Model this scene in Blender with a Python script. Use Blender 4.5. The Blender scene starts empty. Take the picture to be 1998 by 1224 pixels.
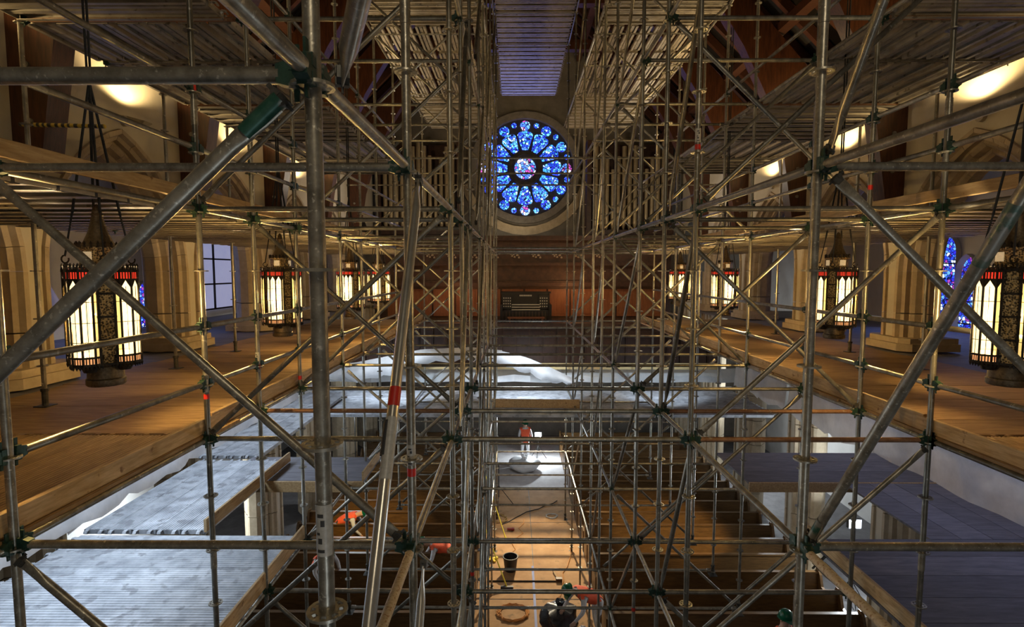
import bpy, bmesh, math, random
from mathutils import Vector, Matrix
random.seed(7)
SC = bpy.context.scene
COL = SC.collection
PI = math.pi
EYE = 8.0                                  # camera height above the church floor
def P(x, d, h): return Vector((x, d, EYE + h))   # h is measured from eye level

# ---------------------------------------------------------------- camera
PITCH, YAW, FPX = math.radians(4.42), math.radians(0.32), 1060.0
cam_d = bpy.data.cameras.new('camera')
cam = bpy.data.objects.new('camera', cam_d); COL.objects.link(cam)
cam.location = (0, 0, EYE)
cam.rotation_euler = (PI/2 - PITCH, 0, YAW)
cam_d.sensor_width = 36; cam_d.lens = 36*FPX/1998
cam_d.clip_start = 0.02; cam_d.clip_end = 200
SC.camera = cam
SC.view_settings.view_transform = 'Standard'
SC.view_settings.look = 'None'
SC.view_settings.gamma = 1.0
SC.view_settings.use_curve_mapping = False
SC.view_settings.exposure = 0.52
SC.cycles.max_bounces = 5
SC.cycles.diffuse_bounces = 2
SC.cycles.glossy_bounces = 2
SC.cycles.sample_clamp_indirect = 4.0

# ---------------------------------------------------------------- world, lamps of the building and added fills
w = bpy.data.worlds.new('night'); SC.world = w; w.use_nodes = True
w.node_tree.nodes['Background'].inputs[0].default_value = (0.05, 0.06, 0.09, 1)
w.node_tree.nodes['Background'].inputs[1].default_value = 0.2
WARM = (1.0, 0.68, 0.30); SOFT = (1.0, 0.84, 0.60); COOL = (0.80, 0.90, 1.0); BLUE = (0.30, 0.42, 1.0)
def lamp(kind, name, loc, power, color, radius=0.1, size=None, aim=None, spot=None, blend=0.6):
    d = bpy.data.lights.new(name, kind); d.energy = power; d.color = color
    if kind == 'AREA':
        d.shape = 'RECTANGLE'; d.size, d.size_y = size
    else: d.shadow_soft_size = radius
    if kind == 'SPOT': d.spot_size = spot; d.spot_blend = blend
    o = bpy.data.objects.new(name, d); COL.objects.link(o); o.location = loc
    if aim is not None:
        o.rotation_euler = (Vector(aim) - Vector(loc)).to_track_quat('-Z', 'Y').to_euler()
    return o
# chancel lamps behind the camera
lamp('AREA', 'chancel_lamp_glow', P(0.8, -2.6, 3.6), 44, SOFT, size=(1.5, 1.0), aim=P(0.3, 3, 0.0))
lamp('POINT', 'chancel_work_lamp_glow', P(1.2, -1.8, -3.2), 45, COOL, 0.25)
# cold strip lights added under the lantern decks to brighten the low decks
FILL_STRIPS = [(P(-5.3, 6.3, -1.80), 44, (0.74, 0.86, 1.0), (3.2, .5), P(-4.3, 6.3, -3.6)), (P(-5.4, 9.8, -1.80), 26, (0.70, 0.83, 1.0), (3.2, .5), P(-4.6, 9.8, -3.6)),
          (P(-5.4, 13.6, -1.80), 24, (0.74, 0.86, 1.0), (3.2, .5), P(-4.6, 13.6, -3.6)),
          (P(6.6, 7.2, -1.80), 7, (0.55, 0.60, 1.0), (3.4, .5), P(5.6, 7.0, -3.6)), (P(6.6, 11.0, -1.80), 6, (0.58, 0.64, 1.0), (3.4, .5), P(5.6, 10.6, -3.6))]
for p, e, c, sz, aim in FILL_STRIPS: lamp('AREA', 'low_deck_fill', p, e, c, size=sz, aim=aim)
# builders' lamps on the floor and under the gallery, plus added fills
WORK = [(P(0.98, 22.6, -6.9), 110), (P(8.1, 12.6, -6.0), 200), (P(8.6, 19.6, -6.1), 140), (P(9.6, 20.6, -4.2), 110),
        (P(-8.6, 13.5, -6.3), 220), (P(-5.6, 18.6, -4.9), 90)]
for i, (p, e) in enumerate(WORK): lamp('POINT', 'work_lamp_glow', p + Vector((0, -0.16, 0.05)), e, (0.86, 0.95, 1.0), 0.08)
lamp('POINT', 'under_gallery_fill', P(0.4, 16.8, -4.5), 55, (0.84, 0.92, 1.0), 0.3)  # added fill without a fitting, brightens the wrapped sheeting and floor
for x, e in ((-3.6, 150), (0.4, 200), (4.3, 100)): lamp('SPOT', 'under_gallery_fill', P(x, 14.6, -1.9), e, (0.80, 0.90, 1.0), 0.2, aim=P(x, 16.6, -3.9), spot=1.5)  # added fill spots that brighten the pale nave deck and sheets
lamp('SPOT', 'aisle_flood_glow', P(1.1, 18.7, -4.1), 1500, (1.0, 0.80, 0.50), 0.05, aim=P(0.5, 13.6, -8), spot=1.15)
lamp('SPOT', 'pew_fill', P(4.9, 12.6, -4.4), 420, (1.0, 0.70, 0.28), 0.08, aim=P(4.3, 14.6, -7.4), spot=1.0)  # added fill spot without a fitting, aimed at the right pew rows
lamp('SPOT', 'pew_fill', P(-4.2, 13.2, -4.4), 260, (1.0, 0.70, 0.28), 0.08, aim=P(-4.2, 15.2, -7.4), spot=1.0)  # added fill spot for the left pew rows
# deck and gallery lamps, plus added fills for soffits and rose wall
lamp('POINT', 'console_lamp_glow', P(2.4, 21.6, -0.6), 26, (1.0, 0.42, 0.16), 0.15)
lamp('POINT', 'console_lamp_glow', P(-2.4, 21.6, -0.7), 16, (1.0, 0.42, 0.16), 0.15)
lamp('POINT', 'high_deck_glow', P(4.4, 18.8, 2.6), 75, SOFT, 0.15)
lamp('POINT', 'high_deck_glow', P(-3.9, 18.8, 2.6), 55, SOFT, 0.15)
lamp('POINT', 'roof_deck_fill', P(4.5, 14.0, 3.7), 26, (1.0, 0.66, 0.30), 0.1)  # added fill, grazes the right stepped decks to bring out their stripes
lamp('POINT', 'roof_deck_fill', P(-3.6, 14.0, 3.7), 20, (1.0, 0.66, 0.30), 0.1)  # matching added fill for the left stepped decks
lamp('POINT', 'rose_wall_fill', P(-0.1, 24.3, 1.5), 20, SOFT, 0.15)  # added fill that makes the pale patch below the rose
lamp('AREA', 'rose_daylight', P(0.4, 25.3, 4.8), 7, (0.26, 0.30, 1.0), size=(3.0, 3.0), aim=P(0.45, 20.6, 7.4)).data.spread = .9

# ---------------------------------------------------------------- materials
MATS = {}
def mat(name, c1, c2=None, rough=0.6, metal=0.0, scale=6.0, bump=0.0, emit=None, strength=0.0, kind='noise', stretch=(1, 1, 1), vary=0.0, spots=None, detail=4.0):
    if name in MATS: return MATS[name]
    m = bpy.data.materials.new(name); m.use_nodes = True
    nt = m.node_tree; b = nt.nodes['Principled BSDF']; L = nt.links
    b.inputs['Roughness'].default_value = rough; b.inputs['Metallic'].default_value = metal
    b.inputs['Base Color'].default_value = (*c1, 1)
    out = None
    if c2 is not None:
        geo = nt.nodes.new('ShaderNodeNewGeometry'); mp = nt.nodes.new('ShaderNodeMapping')
        mp.inputs['Scale'].default_value = stretch
        L.new(geo.outputs['Position'], mp.inputs['Vector'])
        if kind == 'wave':
            t = nt.nodes.new('ShaderNodeTexWave'); t.inputs['Scale'].default_value = scale; t.inputs['Distortion'].default_value = 5; t.inputs['Detail'].default_value = 3
        elif kind == 'voronoi':
            t = nt.nodes.new('ShaderNodeTexVoronoi'); t.inputs['Scale'].default_value = scale
        else:
            t = nt.nodes.new('ShaderNodeTexNoise'); t.inputs['Scale'].default_value = scale; t.inputs['Detail'].default_value = detail; t.inputs['Roughness'].default_value = 0.65
        L.new(mp.outputs[0], t.inputs['Vector'])
        r = nt.nodes.new('ShaderNodeValToRGB')
        r.color_ramp.elements[0].position = 0.32; r.color_ramp.elements[0].color = (*c1, 1)
        r.color_ramp.elements[1].position = 0.68; r.color_ramp.elements[1].color = (*c2, 1)
        fac = t.outputs['Distance'] if kind == 'voronoi' else t.outputs[0]
        L.new(fac, r.inputs[0]); out = r.outputs[0]
        if spots:
            t2 = nt.nodes.new('ShaderNodeTexNoise'); t2.inputs['Scale'].default_value = spots[1]; t2.inputs['Detail'].default_value = 5
            L.new(geo.outputs['Position'], t2.inputs['Vector'])
            r2 = nt.nodes.new('ShaderNodeValToRGB'); r2.color_ramp.elements[0].position = spots[2]; r2.color_ramp.elements[1].position = spots[2] + 0.07
            L.new(t2.outputs[0], r2.inputs[0])
            mx = nt.nodes.new('ShaderNodeMixRGB'); mx.inputs[2].default_value = (*spots[0], 1)
            L.new(r2.outputs[0], mx.inputs[0]); L.new(out, mx.inputs[1]); out = mx.outputs[0]
        if vary:
            oi = nt.nodes.new('ShaderNodeObjectInfo'); hs = nt.nodes.new('ShaderNodeHueSaturation')
            mr = nt.nodes.new('ShaderNodeMapRange'); mr.inputs[3].default_value = 1 - vary; mr.inputs[4].default_value = 1 + vary
            L.new(oi.outputs['Random'], mr.inputs[0]); L.new(mr.outputs[0], hs.inputs['Value']); L.new(out, hs.inputs['Color']); out = hs.outputs[0]
        L.new(out, b.inputs['Base Color'])
        if bump:
            bp = nt.nodes.new('ShaderNodeBump'); bp.inputs['Strength'].default_value = bump; bp.inputs['Distance'].default_value = 0.01
            L.new(fac, bp.inputs['Height']); L.new(bp.outputs[0], b.inputs['Normal'])
    if emit is not None:
        b.inputs['Emission Color'].default_value = (*emit, 1); b.inputs['Emission Strength'].default_value = strength
    MATS[name] = m
    return m
STEEL = mat('galvanised_steel', (.19, .18, .15), (.42, .40, .34), .38, .72, 9, .12, vary=.28, spots=((.62, .60, .53), 26, .64), stretch=(1, 1, .5))
STEEL_N = mat('galvanised_steel_worn', (.23, .21, .165), (.47, .44, .36), .37, .66, 16, .15, vary=.1, spots=((.70, .66, .55), 60, .62))
BRIGHT = mat('new_aluminium_tube', (.55, .53, .47), (.70, .68, .62), .30, .75, 12, .05)
RUSTY = mat('rust_brown_tube', (.26, .12, .06), (.42, .25, .15), .5, .35, 14, .1, spots=((.45, .38, .30), 20, .62))
SPLAT = mat('paint_spattered_tube', (.50, .40, .26), (.72, .60, .42), .65, .15, 40, .3, spots=((.40, .24, .13), 70, .56))
GREEN = mat('green_coupler_paint', (.010, .035, .024), (.035, .085, .06), .45, .3, 18, .1, spots=((.20, .20, .17), 22, .6))
DKIRON = mat('dark_coupler_steel', (.05, .05, .045), (.13, .125, .11), .5, .6, 20)
DECKST = mat('steel_deck_plank', (.36, .32, .26), (.55, .50, .41), .5, .45, 5, .1, vary=.15, spots=((.20, .17, .13), 9, .62))
DECKGR = mat('dusty_steel_deck_plank', (.32, .35, .40), (.60, .64, .70), .6, .25, 4, .2, vary=.18, spots=((.30, .32, .36), 5, .56))
RIBBED = mat('tawny_ribbed_plank', (.24, .135, .05), (.42, .27, .12), .6, .1, 4, .1, vary=.3, stretch=(7, 1, 1))
BOARD = mat('brown_deck_board', (.25, .15, .065), (.44, .29, .14), .7, 0, 3, .1, vary=.22, stretch=(1, 9, 1))
BOARDG = mat('grey_deck_sheet', (.13, .13, .16), (.22, .22, .26), .65, 0, 3, .05, vary=.15, stretch=(1, 6, 1))
PINE = mat('pine_toe_board', (.42, .27, .12), (.66, .47, .25), .65, 0, 5, .1, vary=.15, stretch=(6, 1, 8), spots=((.25, .13, .05), 11, .66))
STONE = mat('limestone_moulding', (.46, .37, .25), (.60, .50, .36), .85, 0, 5, .15, vary=.10)
PLASTER = mat('cream_wall_plaster', (.60, .54, .42), (.70, .64, .52), .9, 0, 1.5, .03)
AISLEW = mat('pale_aisle_plaster', (.52, .51, .50), (.62, .61, .60), .9, 0, 1.2, .03)
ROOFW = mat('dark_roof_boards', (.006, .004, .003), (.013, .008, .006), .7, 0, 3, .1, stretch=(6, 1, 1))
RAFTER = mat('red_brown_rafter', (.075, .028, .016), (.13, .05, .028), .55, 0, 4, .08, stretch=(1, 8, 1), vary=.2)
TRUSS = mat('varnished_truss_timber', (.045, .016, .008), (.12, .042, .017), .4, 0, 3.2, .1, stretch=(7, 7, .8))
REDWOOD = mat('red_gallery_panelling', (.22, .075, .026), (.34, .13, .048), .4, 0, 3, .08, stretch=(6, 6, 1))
DARKWOOD = mat('dark_carved_oak', (.045, .02, .012), (.10, .045, .025), .5, 0, 5, .1)
PEWWOOD = mat('oak_pew', (.085, .042, .014), (.17, .09, .03), .38, 0, 4, .06, stretch=(1, 7, 7), vary=.15)
PAPER = mat('brown_floor_paper', (.36, .19, .075), (.50, .295, .135), .8, 0, 2.2, .15, spots=((.28, .17, .08), 3.5, .62))
FLOORM = mat('grey_slate_floor', (.09, .085, .09), (.16, .155, .16), .6, 0, 3, .1)
DUSTSHEET = mat('white_dust_sheet_floor', (.62, .60, .62), (.80, .79, .80), .8, 0, 3, .3)
SHEET = mat('white_plastic_sheet', (.66, .67, .69), (.84, .85, .87), .5, 0, 2.5, .25)
BLUESH = mat('pale_blue_wrapped_sheet', (.60, .68, .76), (.76, .82, .88), .6, 0, 3, .2)
BRONZE = mat('pierced_bronze', (.05, .035, .018), (.50, .36, .16), .45, .6, 75, .6, kind='voronoi')
BRONZED = mat('dark_hammered_bronze', (.10, .075, .045), (.20, .15, .09), .42, .7, 50, .5)
IRON = mat('black_lantern_iron', (.012, .010, .008), (.05, .04, .028), .5, .6, 40, .3)
def lit_glass(name, tint, emit, strength):
    m = bpy.data.materials.new(name); m.use_nodes = True; nt = m.node_tree; nt.nodes.clear()
    o = nt.nodes.new('ShaderNodeOutputMaterial'); t = nt.nodes.new('ShaderNodeBsdfTransparent'); e = nt.nodes.new('ShaderNodeEmission'); d = nt.nodes.new('ShaderNodeBsdfTranslucent')
    a = nt.nodes.new('ShaderNodeAddShader'); t.inputs[0].default_value = (*tint, 1); e.inputs[0].default_value = (*emit, 1); e.inputs[1].default_value = strength
    nt.links.new(t.outputs[0], a.inputs[0]); nt.links.new(e.outputs[0], a.inputs[1]); nt.links.new(a.outputs[0], o.inputs[0]); return m
GLOW = lit_glass('lit_amber_glass', (.62, .50, .28), (1.0, .80, .40), 1.25)
GLOWY = lit_glass('lit_amber_edge_glass', (.45, .32, .12), (1.0, .70, .24), .62)
REDG = mat('lit_red_glass', (.6, .05, .03), emit=(1.0, .05, .02), strength=.55)
IVORYG = mat('lit_orange_glass', (.7, .4, .2), emit=(1.0, .42, .16), strength=.6)
DRUMG = mat('dim_lit_glass', (.5, .42, .3), (.7, .6, .42), .5, 0, 30, emit=(1.0, .75, .4), strength=.22)
BLACK = mat('black_webbing', (.010, .010, .011), (.03, .03, .03), .6, 0, 60)
REDTAPE = mat('red_sticker', (.62, .03, .02), rough=.4)
WHITEST = mat('white_sticker', (.42, .41, .37), (.55, .54, .5), .4, 0, 60)
INK = mat('black_sticker_print', (.05, .05, .05), rough=.4)
ORANGE = mat('orange_safety_vest', (.75, .085, .03), (.88, .14, .05), .8, 0, 20)
HELMET = mat('green_hard_hat', (.0, .10, .045), rough=.25)
SKIN = mat('skin', (.55, .34, .25), rough=.55)
WORKWEAR = mat('grey_white_workwear', (.50, .50, .52), (.68, .68, .70), .85, 0, 14)
DKCLOTH = mat('dark_work_trousers', (.06, .065, .08), (.11, .115, .13), .9, 0, 14)
BUCKETM = mat('black_bucket_plastic', (.018, .018, .020), rough=.45)
BAGM = mat('black_bin_liner', (.012, .012, .015), (.03, .03, .035), .28, 0, 20, .6)
YELLOW = mat('yellow_pole_paint', (.80, .62, .05), rough=.4)
CORDO = mat('orange_cable', (.62, .27, .07), rough=.5)
CORDB = mat('black_cable', (.02, .02, .02), rough=.5)
BLUETAPE = mat('blue_floor_tape', (.10, .16, .45), rough=.6)
PIPE = mat('gilded_organ_pipe', (.50, .40, .24), (.62, .52, .34), .35, .6, 4)
CONSOLE = mat('console_black_wood', (.008, .005, .004), (.018, .010, .007), .4, 0, 6)
IVORY = mat('ivory_stop_tab', (.75, .70, .60), rough=.4)
FIXT = mat('cream_uplight_metal', (.50, .44, .32), rough=.5)
FILL_STRIPM = mat('added_strip_tube', (.9, .95, 1), emit=(.8, .9, 1.0), strength=1.2)  # glow of the added strip lights
LAMPF = mat('work_lamp_lens', (.9, .95, 1), emit=(.86, .95, 1.0), strength=40)
def glass(name, cols, strength, scale):
    m = bpy.data.materials.new(name); m.use_nodes = True
    nt = m.node_tree; b = nt.nodes['Principled BSDF']; L = nt.links
    geo = nt.nodes.new('ShaderNodeNewGeometry')
    v = nt.nodes.new('ShaderNodeTexVoronoi'); v.inputs['Scale'].default_value = scale
    v2 = nt.nodes.new('ShaderNodeTexVoronoi'); v2.inputs['Scale'].default_value = scale; v2.feature = 'DISTANCE_TO_EDGE'
    L.new(geo.outputs['Position'], v.inputs['Vector']); L.new(geo.outputs['Position'], v2.inputs['Vector'])
    sep = nt.nodes.new('ShaderNodeSeparateColor'); L.new(v.outputs['Color'], sep.inputs[0])
    r = nt.nodes.new('ShaderNodeValToRGB'); r.color_ramp.interpolation = 'CONSTANT'
    els = r.color_ramp.elements
    while len(els) < len(cols): els.new(0.5)
    for i, c in enumerate(cols): els[i].position = i/len(cols); els[i].color = (*c, 1)
    L.new(sep.outputs[0], r.inputs[0])
    r2 = nt.nodes.new('ShaderNodeValToRGB'); r2.color_ramp.elements[0].position = 0.04; r2.color_ramp.elements[1].position = 0.14
    L.new(v2.outputs['Distance'], r2.inputs[0])
    mx = nt.nodes.new('ShaderNodeMixRGB'); mx.blend_type = 'MULTIPLY'; mx.inputs[0].default_value = 1
    L.new(r.outputs[0], mx.inputs[1]); L.new(r2.outputs[0], mx.inputs[2])
    b.inputs['Base Color'].default_value = (.02, .02, .05, 1); b.inputs['Roughness'].default_value = .2
    L.new(mx.outputs[0], b.inputs['Emission Color']); b.inputs['Emission Strength'].default_value = strength
    return m
ROSEG = glass('rose_stained_glass', [(.02, .06, .85), (.05, .30, 1.0), (.02, .03, .6), (.12, .48, 1.0), (.06, .16, .95), (.40, .72, 1.0), (.01, .04, .45), (.08, .34, 1.0)], 1.9, 10)
ROSEC = glass('rose_centre_stained_glass', [(.05, .15, .9), (.45, .06, .35), (.3, .6, 1.0), (.9, .8, 1.0), (.1, .2, .8), (.1, .3, 1.0)], 1.7, 8)
LANCG = glass('lancet_stained_glass', [(.02, .05, .8), (.10, .30, 1.0), (.02, .02, .5), (.6, .75, 1.0), (.25, .04, .3), (.05, .15, .9), (.03, .1, .7), (.02, .03, .45)], 1.4, 13)

# ---------------------------------------------------------------- mesh helpers
class MB:
    def __init__(self): self.v = []; self.f = []; self.mi = []; self.cur = 0
    def add(self, vs, fs):
        b = len(self.v); self.v += [tuple(p) for p in vs]
        for f in fs: self.f.append([b + i for i in f]); self.mi.append(self.cur)
        return self
    def box(self, x0, y0, z0, x1, y1, z1, M=None):
        vs = [Vector(p) for p in ((x0,y0,z0),(x1,y0,z0),(x1,y1,z0),(x0,y1,z0),(x0,y0,z1),(x1,y0,z1),(x1,y1,z1),(x0,y1,z1))]
        if M is not None: vs = [M @ p for p in vs]
        return self.add(vs, [(0,3,2,1),(4,5,6,7),(0,1,5,4),(1,2,6,5),(2,3,7,6),(3,0,4,7)])
    def sweep(self, pts, radii, n=10, cap=True, side=None):
        """tube through pts; radii: number or (ra, rb) per point"""
        pts = [Vector(p) for p in pts]; rings = []
        ref = None
        for i, p in enumerate(pts):
            t = (pts[min(i+1, len(pts)-1)] - pts[max(i-1, 0)])
            if t.length < 1e-9: t = Vector((0, 0, 1))
            t.normalize()
            if ref is None:
                s = Vector(side) if side is not None else (Vector((0, 0, 1)) if abs(t.z) < .9 else Vector((1, 0, 0)))
                ref = s
            a = (ref - t*ref.dot(t))
            if a.length < 1e-6: a = t.orthogonal()
            a.normalize(); ref = a; b = t.cross(a)
            r = radii[i] if isinstance(radii, (list, tuple)) else radii
            ra, rb = r if isinstance(r, (tuple, list)) else (r, r)
            rings.append([p + a*(ra*math.cos(2*PI*k/n)) + b*(rb*math.sin(2*PI*k/n)) for k in range(n)])
        vs = [q for r in rings for q in r]; fs = []
        for i in range(len(rings)-1):
            for k in range(n):
                k2 = (k+1) % n
                fs.append((i*n+k, i*n+k2, (i+1)*n+k2, (i+1)*n+k))
        if cap:
            fs.append(tuple(range(n-1, -1, -1))); m = (len(rings)-1)*n
            fs.append(tuple(m+k for k in range(n)))
        return self.add(vs, fs)
    def lathe(self, prof, n=16, c=(0, 0, 0), a0=0.0, a1=2*PI, cap=True):
        full = abs(a1-a0-2*PI) < 1e-6; c = Vector(c)
        m = n if full else n+1
        vs = [c + Vector((r*math.cos(a0+(a1-a0)*k/n), r*math.sin(a0+(a1-a0)*k/n), z)) for r, z in prof for k in range(m)]
        fs = []
        for i in range(len(prof)-1):
            for k in range(n):
                k2 = (k+1) % m
                fs.append((i*m+k, i*m+k2, (i+1)*m+k2, (i+1)*m+k))
        if cap and full:
            if prof[0][0] > 1e-6: fs.append(tuple(range(m-1, -1, -1)))
            if prof[-1][0] > 1e-6: fs.append(tuple((len(prof)-1)*m + k for k in range(m)))
        return self.add(vs, fs)
    def prism(self, poly, ax, t0, t1, M=None):
        """poly of 2D points in the plane normal to ax ('x','y','z'), extruded t0..t1"""
        def mk(p, t):
            q = {'x': (t, p[0], p[1]), 'y': (p[0], t, p[1]), 'z': (p[0], p[1], t)}[ax]
            q = Vector(q); return M @ q if M is not None else q
        n = len(poly); vs = [mk(p, t0) for p in poly] + [mk(p, t1) for p in poly]
        fs = [tuple(range(n-1, -1, -1)), tuple(range(n, 2*n))] + [(i, (i+1) % n, n+(i+1) % n, n+i) for i in range(n)]
        return self.add(vs, fs)
    def mesh(self, name, mats, smooth=True, fix=True):
        me = bpy.data.meshes.new(name); me.from_pydata(self.v, [], self.f)
        if not isinstance(mats, (list, tuple)): mats = [mats]
        for m in mats: me.materials.append(m)
        for i, p in enumerate(me.polygons): p.material_index = self.mi[i]
        if fix:
            bm = bmesh.new(); bm.from_mesh(me); bmesh.ops.recalc_face_normals(bm, faces=bm.faces); bm.to_mesh(me); bm.free()
        if smooth: 
            me.shade_smooth()
            me.set_sharp_from_angle(angle=math.radians(40))
        me.update()
        return me
def obj(name, me, parent=None, loc=None, rot=None, scale=None, label=None, cat=None, group=None, kind=None):
    o = bpy.data.objects.new(name, me); COL.objects.link(o)
    if loc is not None: o.location = loc
    if rot is not None: o.rotation_euler = rot
    if scale is not None: o.scale = scale
    if parent is not None: o.parent = parent
    if label: o['label'] = label
    if cat: o['category'] = cat
    if group: o['group'] = group
    if kind: o['kind'] = kind
    return o
def thing(name, loc, label, cat, group=None, rot=None): return obj(name, None, None, loc, rot, None, label, cat, group)
def copy_tree(src, loc=None, rot=None, label=None, group=None, scale=None):
    def cp(o, par):
        c = o.copy(); COL.objects.link(c)
        if par is not None: c.parent = par
        for ch in CH.get(o.name, ()): cp(ch, c)
        return c
    CH = {}
    for o in COL.objects:
        if o.parent: CH.setdefault(o.parent.name, []).append(o)
    r = cp(src, None)
    if loc is not None: r.location = loc
    if rot is not None: r.rotation_euler = rot
    if scale is not None: r.scale = scale
    if label: r['label'] = label
    if group: r['group'] = group
    return r
def struct(name, me, parent=None): return obj(name, me, parent, kind='structure')
# projection, used only to leave out what the frame never shows
_cp, _sp = math.cos(PITCH), math.sin(PITCH)
def project(p):
    x, y, h = p[0], p[1], p[2]-EYE
    x, y = x + y*math.tan(YAW), y
    zc = y*_cp - h*_sp
    if zc < .05: return None
    return 999 + FPX*x/zc, 612 - FPX*(y*_sp + h*_cp)/zc
def seen(a, b, m=60):
    a, b = Vector(a), Vector(b)
    for i in range(13):
        q = project(a.lerp(b, i/12))
        if q and -m < q[0] < 1998+m and -m < q[1] < 1224+m: return True
    return False
ORD = 'first second third fourth fifth sixth seventh eighth ninth tenth eleventh twelfth thirteenth fourteenth fifteenth sixteenth seventeenth eighteenth nineteenth twentieth'.split() + ['twenty-' + s for s in 'first second third fourth fifth sixth seventh eighth ninth'.split()] + ['thirtieth'] + ['thirty-' + s for s in 'first second third fourth fifth sixth seventh eighth ninth'.split()]

# ================================================================ LARGE STRUCTURE
XL, XR = -6.4, 7.4            # faces of the nave walls
CX = (XL+XR)/2
PIERS = [0.2, 3.7, 7.2, 10.7, 14.2, 17.7, 21.2, 24.7]
ENDD = 26.0
mb = MB(); mb.box(-11.5, -5, -.3, 12.5, ENDD+.5, 0); struct('floor', mb.mesh('floor', FLOORM, False))

# arcade walls with pointed arches; each arch is ringed by separate moulded stones
SPR, APX, HALF = 0.0, 2.3, 1.62         # springing, apex and half width of the outer edge of the moulding
def arch_pts(half, rise, n=9):
    r = (half*half + rise*rise)/(2*half); cx = -half + r; a_end = math.asin(rise/r)
    return [(cx - r*math.cos(a_end*i/n), r*math.sin(a_end*i/n)) for i in range(n+1)]      # left half, springing to apex
OUT = arch_pts(HALF, APX-SPR)
def arcade(name, x, sgn):
    """sgn: direction from the nave face into the wall (-1 for the left wall)"""
    TOP, BOT = 5.2, -8.0
    mb = MB()
    for i in range(len(PIERS)-1):
        d0, d1 = PIERS[i], PIERS[i+1]; mid = (d0+d1)/2
        for depth, flip in ((0.0, 0), (0.85, 1)):
            xx = x + sgn*depth
            left = [(mid+p[0], SPR+p[1]) for p in OUT]; right = [(mid-p[0], SPR+p[1]) for p in OUT]
            for side, edge in ((left, d0), (right, d1)):
                prev = (edge, BOT), (side[0][0], BOT)
                for q in side:
                    cur = (edge, q[1]), q
                    mb.add([P(xx, *prev[0]), P(xx, *prev[1]), P(xx, *cur[1]), P(xx, *cur[0])], [(0, 1, 2, 3)])
                    prev = cur
            mb.add([P(xx, d0, APX), P(xx, mid, APX), P(xx, d1, APX), P(xx, d1, TOP), P(xx, d0, TOP)], [(0, 1, 2, 3, 4)])
    ww = struct(name, mb.mesh(name, PLASTER, False))
    # moulded stones: the profile (offset towards the opening, depth into the wall)
    prof = [(0, .0), (0, -.05), (.07, -.05), (.10, .02), (.16, .05), (.16, .14), (.22, .12), (.27, .17), (.30, .27), (.36, .27), (.40, .33), (.40, .52), (.36, .58), (.30, .58), (.2, .7), (0, .85)]
    rise = APX-SPR; rad_ = (HALF*HALF + rise*rise)/(2*HALF); acx = -HALF + rad_
    def at(of, f):
        """f < 0: along the straight leg (-10 at the floor), f in 0..9: along the arch"""
        if f < 0: return -HALF + of, (8.0+SPR)*f/10
        a = math.acos(min(1, acx/(rad_-of)))*f/9; return acx - (rad_-of)*math.cos(a), (rad_-of)*math.sin(a)
    stones = []
    for k in range(-10, 9):
        for mir in (1, -1):
            m = MB(); n = len(prof); g = .012
            ring = lambda f: [Vector((x + sgn*dp, mir*at(of, f)[0], EYE + SPR + at(of, f)[1])) for of, dp in prof]
            m.add(ring(k + g if k >= 0 else k + g) + ring((k+1-g) if k+1 != 0 else -.001), [(i, i+1, n+i+1, n+i) for i in range(n-1)] + [tuple(range(n)), tuple(range(2*n-1, n-1, -1))])
            stones.append(m.mesh('moulded_stone', STONE, False))
    cnt = 0
    for i in range(1, len(PIERS)-1):
        mid = (PIERS[i]+PIERS[i+1])/2
        for q, me in enumerate(stones):
            if i >= 4 and False: continue
            zc = sum(v.co.z for v in me.vertices)/len(me.vertices) - EYE
            if i > 5 and zc > 0: continue
            o = obj('moulded_stone', me, ww, (0, mid, 0)); cnt += 1
    # pier bases
    for d in PIERS[1:]:
        m = MB()
        m.prism([(-.62, 0), (-.45, -.18), (.45, -.18), (.62, 0), (.62, .9), (-.62, .9)], 'z', 0, .14, Matrix.Rotation(PI/2 if sgn < 0 else -PI/2, 4, 'Z'))
        m.prism([(-.56, 0), (-.41, -.13), (.41, -.13), (.56, 0), (.56, .9), (-.56, .9)], 'z', .14, .24, Matrix.Rotation(PI/2 if sgn < 0 else -PI/2, 4, 'Z'))
        obj('pier_base', m.mesh('pier_base', STONE, False), ww, P(x, d, -1.50))
    return ww
arcade('wall_left', XL, -1); arcade('wall_right', XR, 1)
# aisle outer walls with lancet windows
def outer(name, x, sgn, wins):
    mb = MB(); mb.box(min(x, x+sgn*.4), -5, 0, max(x, x+sgn*.4), ENDD+.5, EYE+5); struct(name, mb.mesh(name, AISLEW, False))
    return
outer('wall_aisle_left', -10.4, -1, []); outer('wall_aisle_right', 11.3, 1, [])
mb = MB(); mb.box(-11, ENDD, 0, 12, ENDD+.5, EYE+14); struct('wall_back', mb.mesh('wall_back', mat('back_wall_stone', (.17, .15, .125), (.25, .225, .19), .9, 0, 2, .05), False))
mb = MB(); mb.box(-11, -5.4, 0, 12, -5, EYE+14); struct('wall_front', mb.mesh('wall_front', AISLEW, False))
# aisle ceilings
for nm, x0, x1 in (('ceiling_aisle_left', -11.2, XL-.85), ('ceiling_aisle_right', XR+.85, 12.2)):
    mb = MB(); mb.box(x0, -5, EYE+3.4, x1, ENDD+.4, EYE+3.6); struct(nm, mb.mesh(nm, AISLEW, False))
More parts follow.
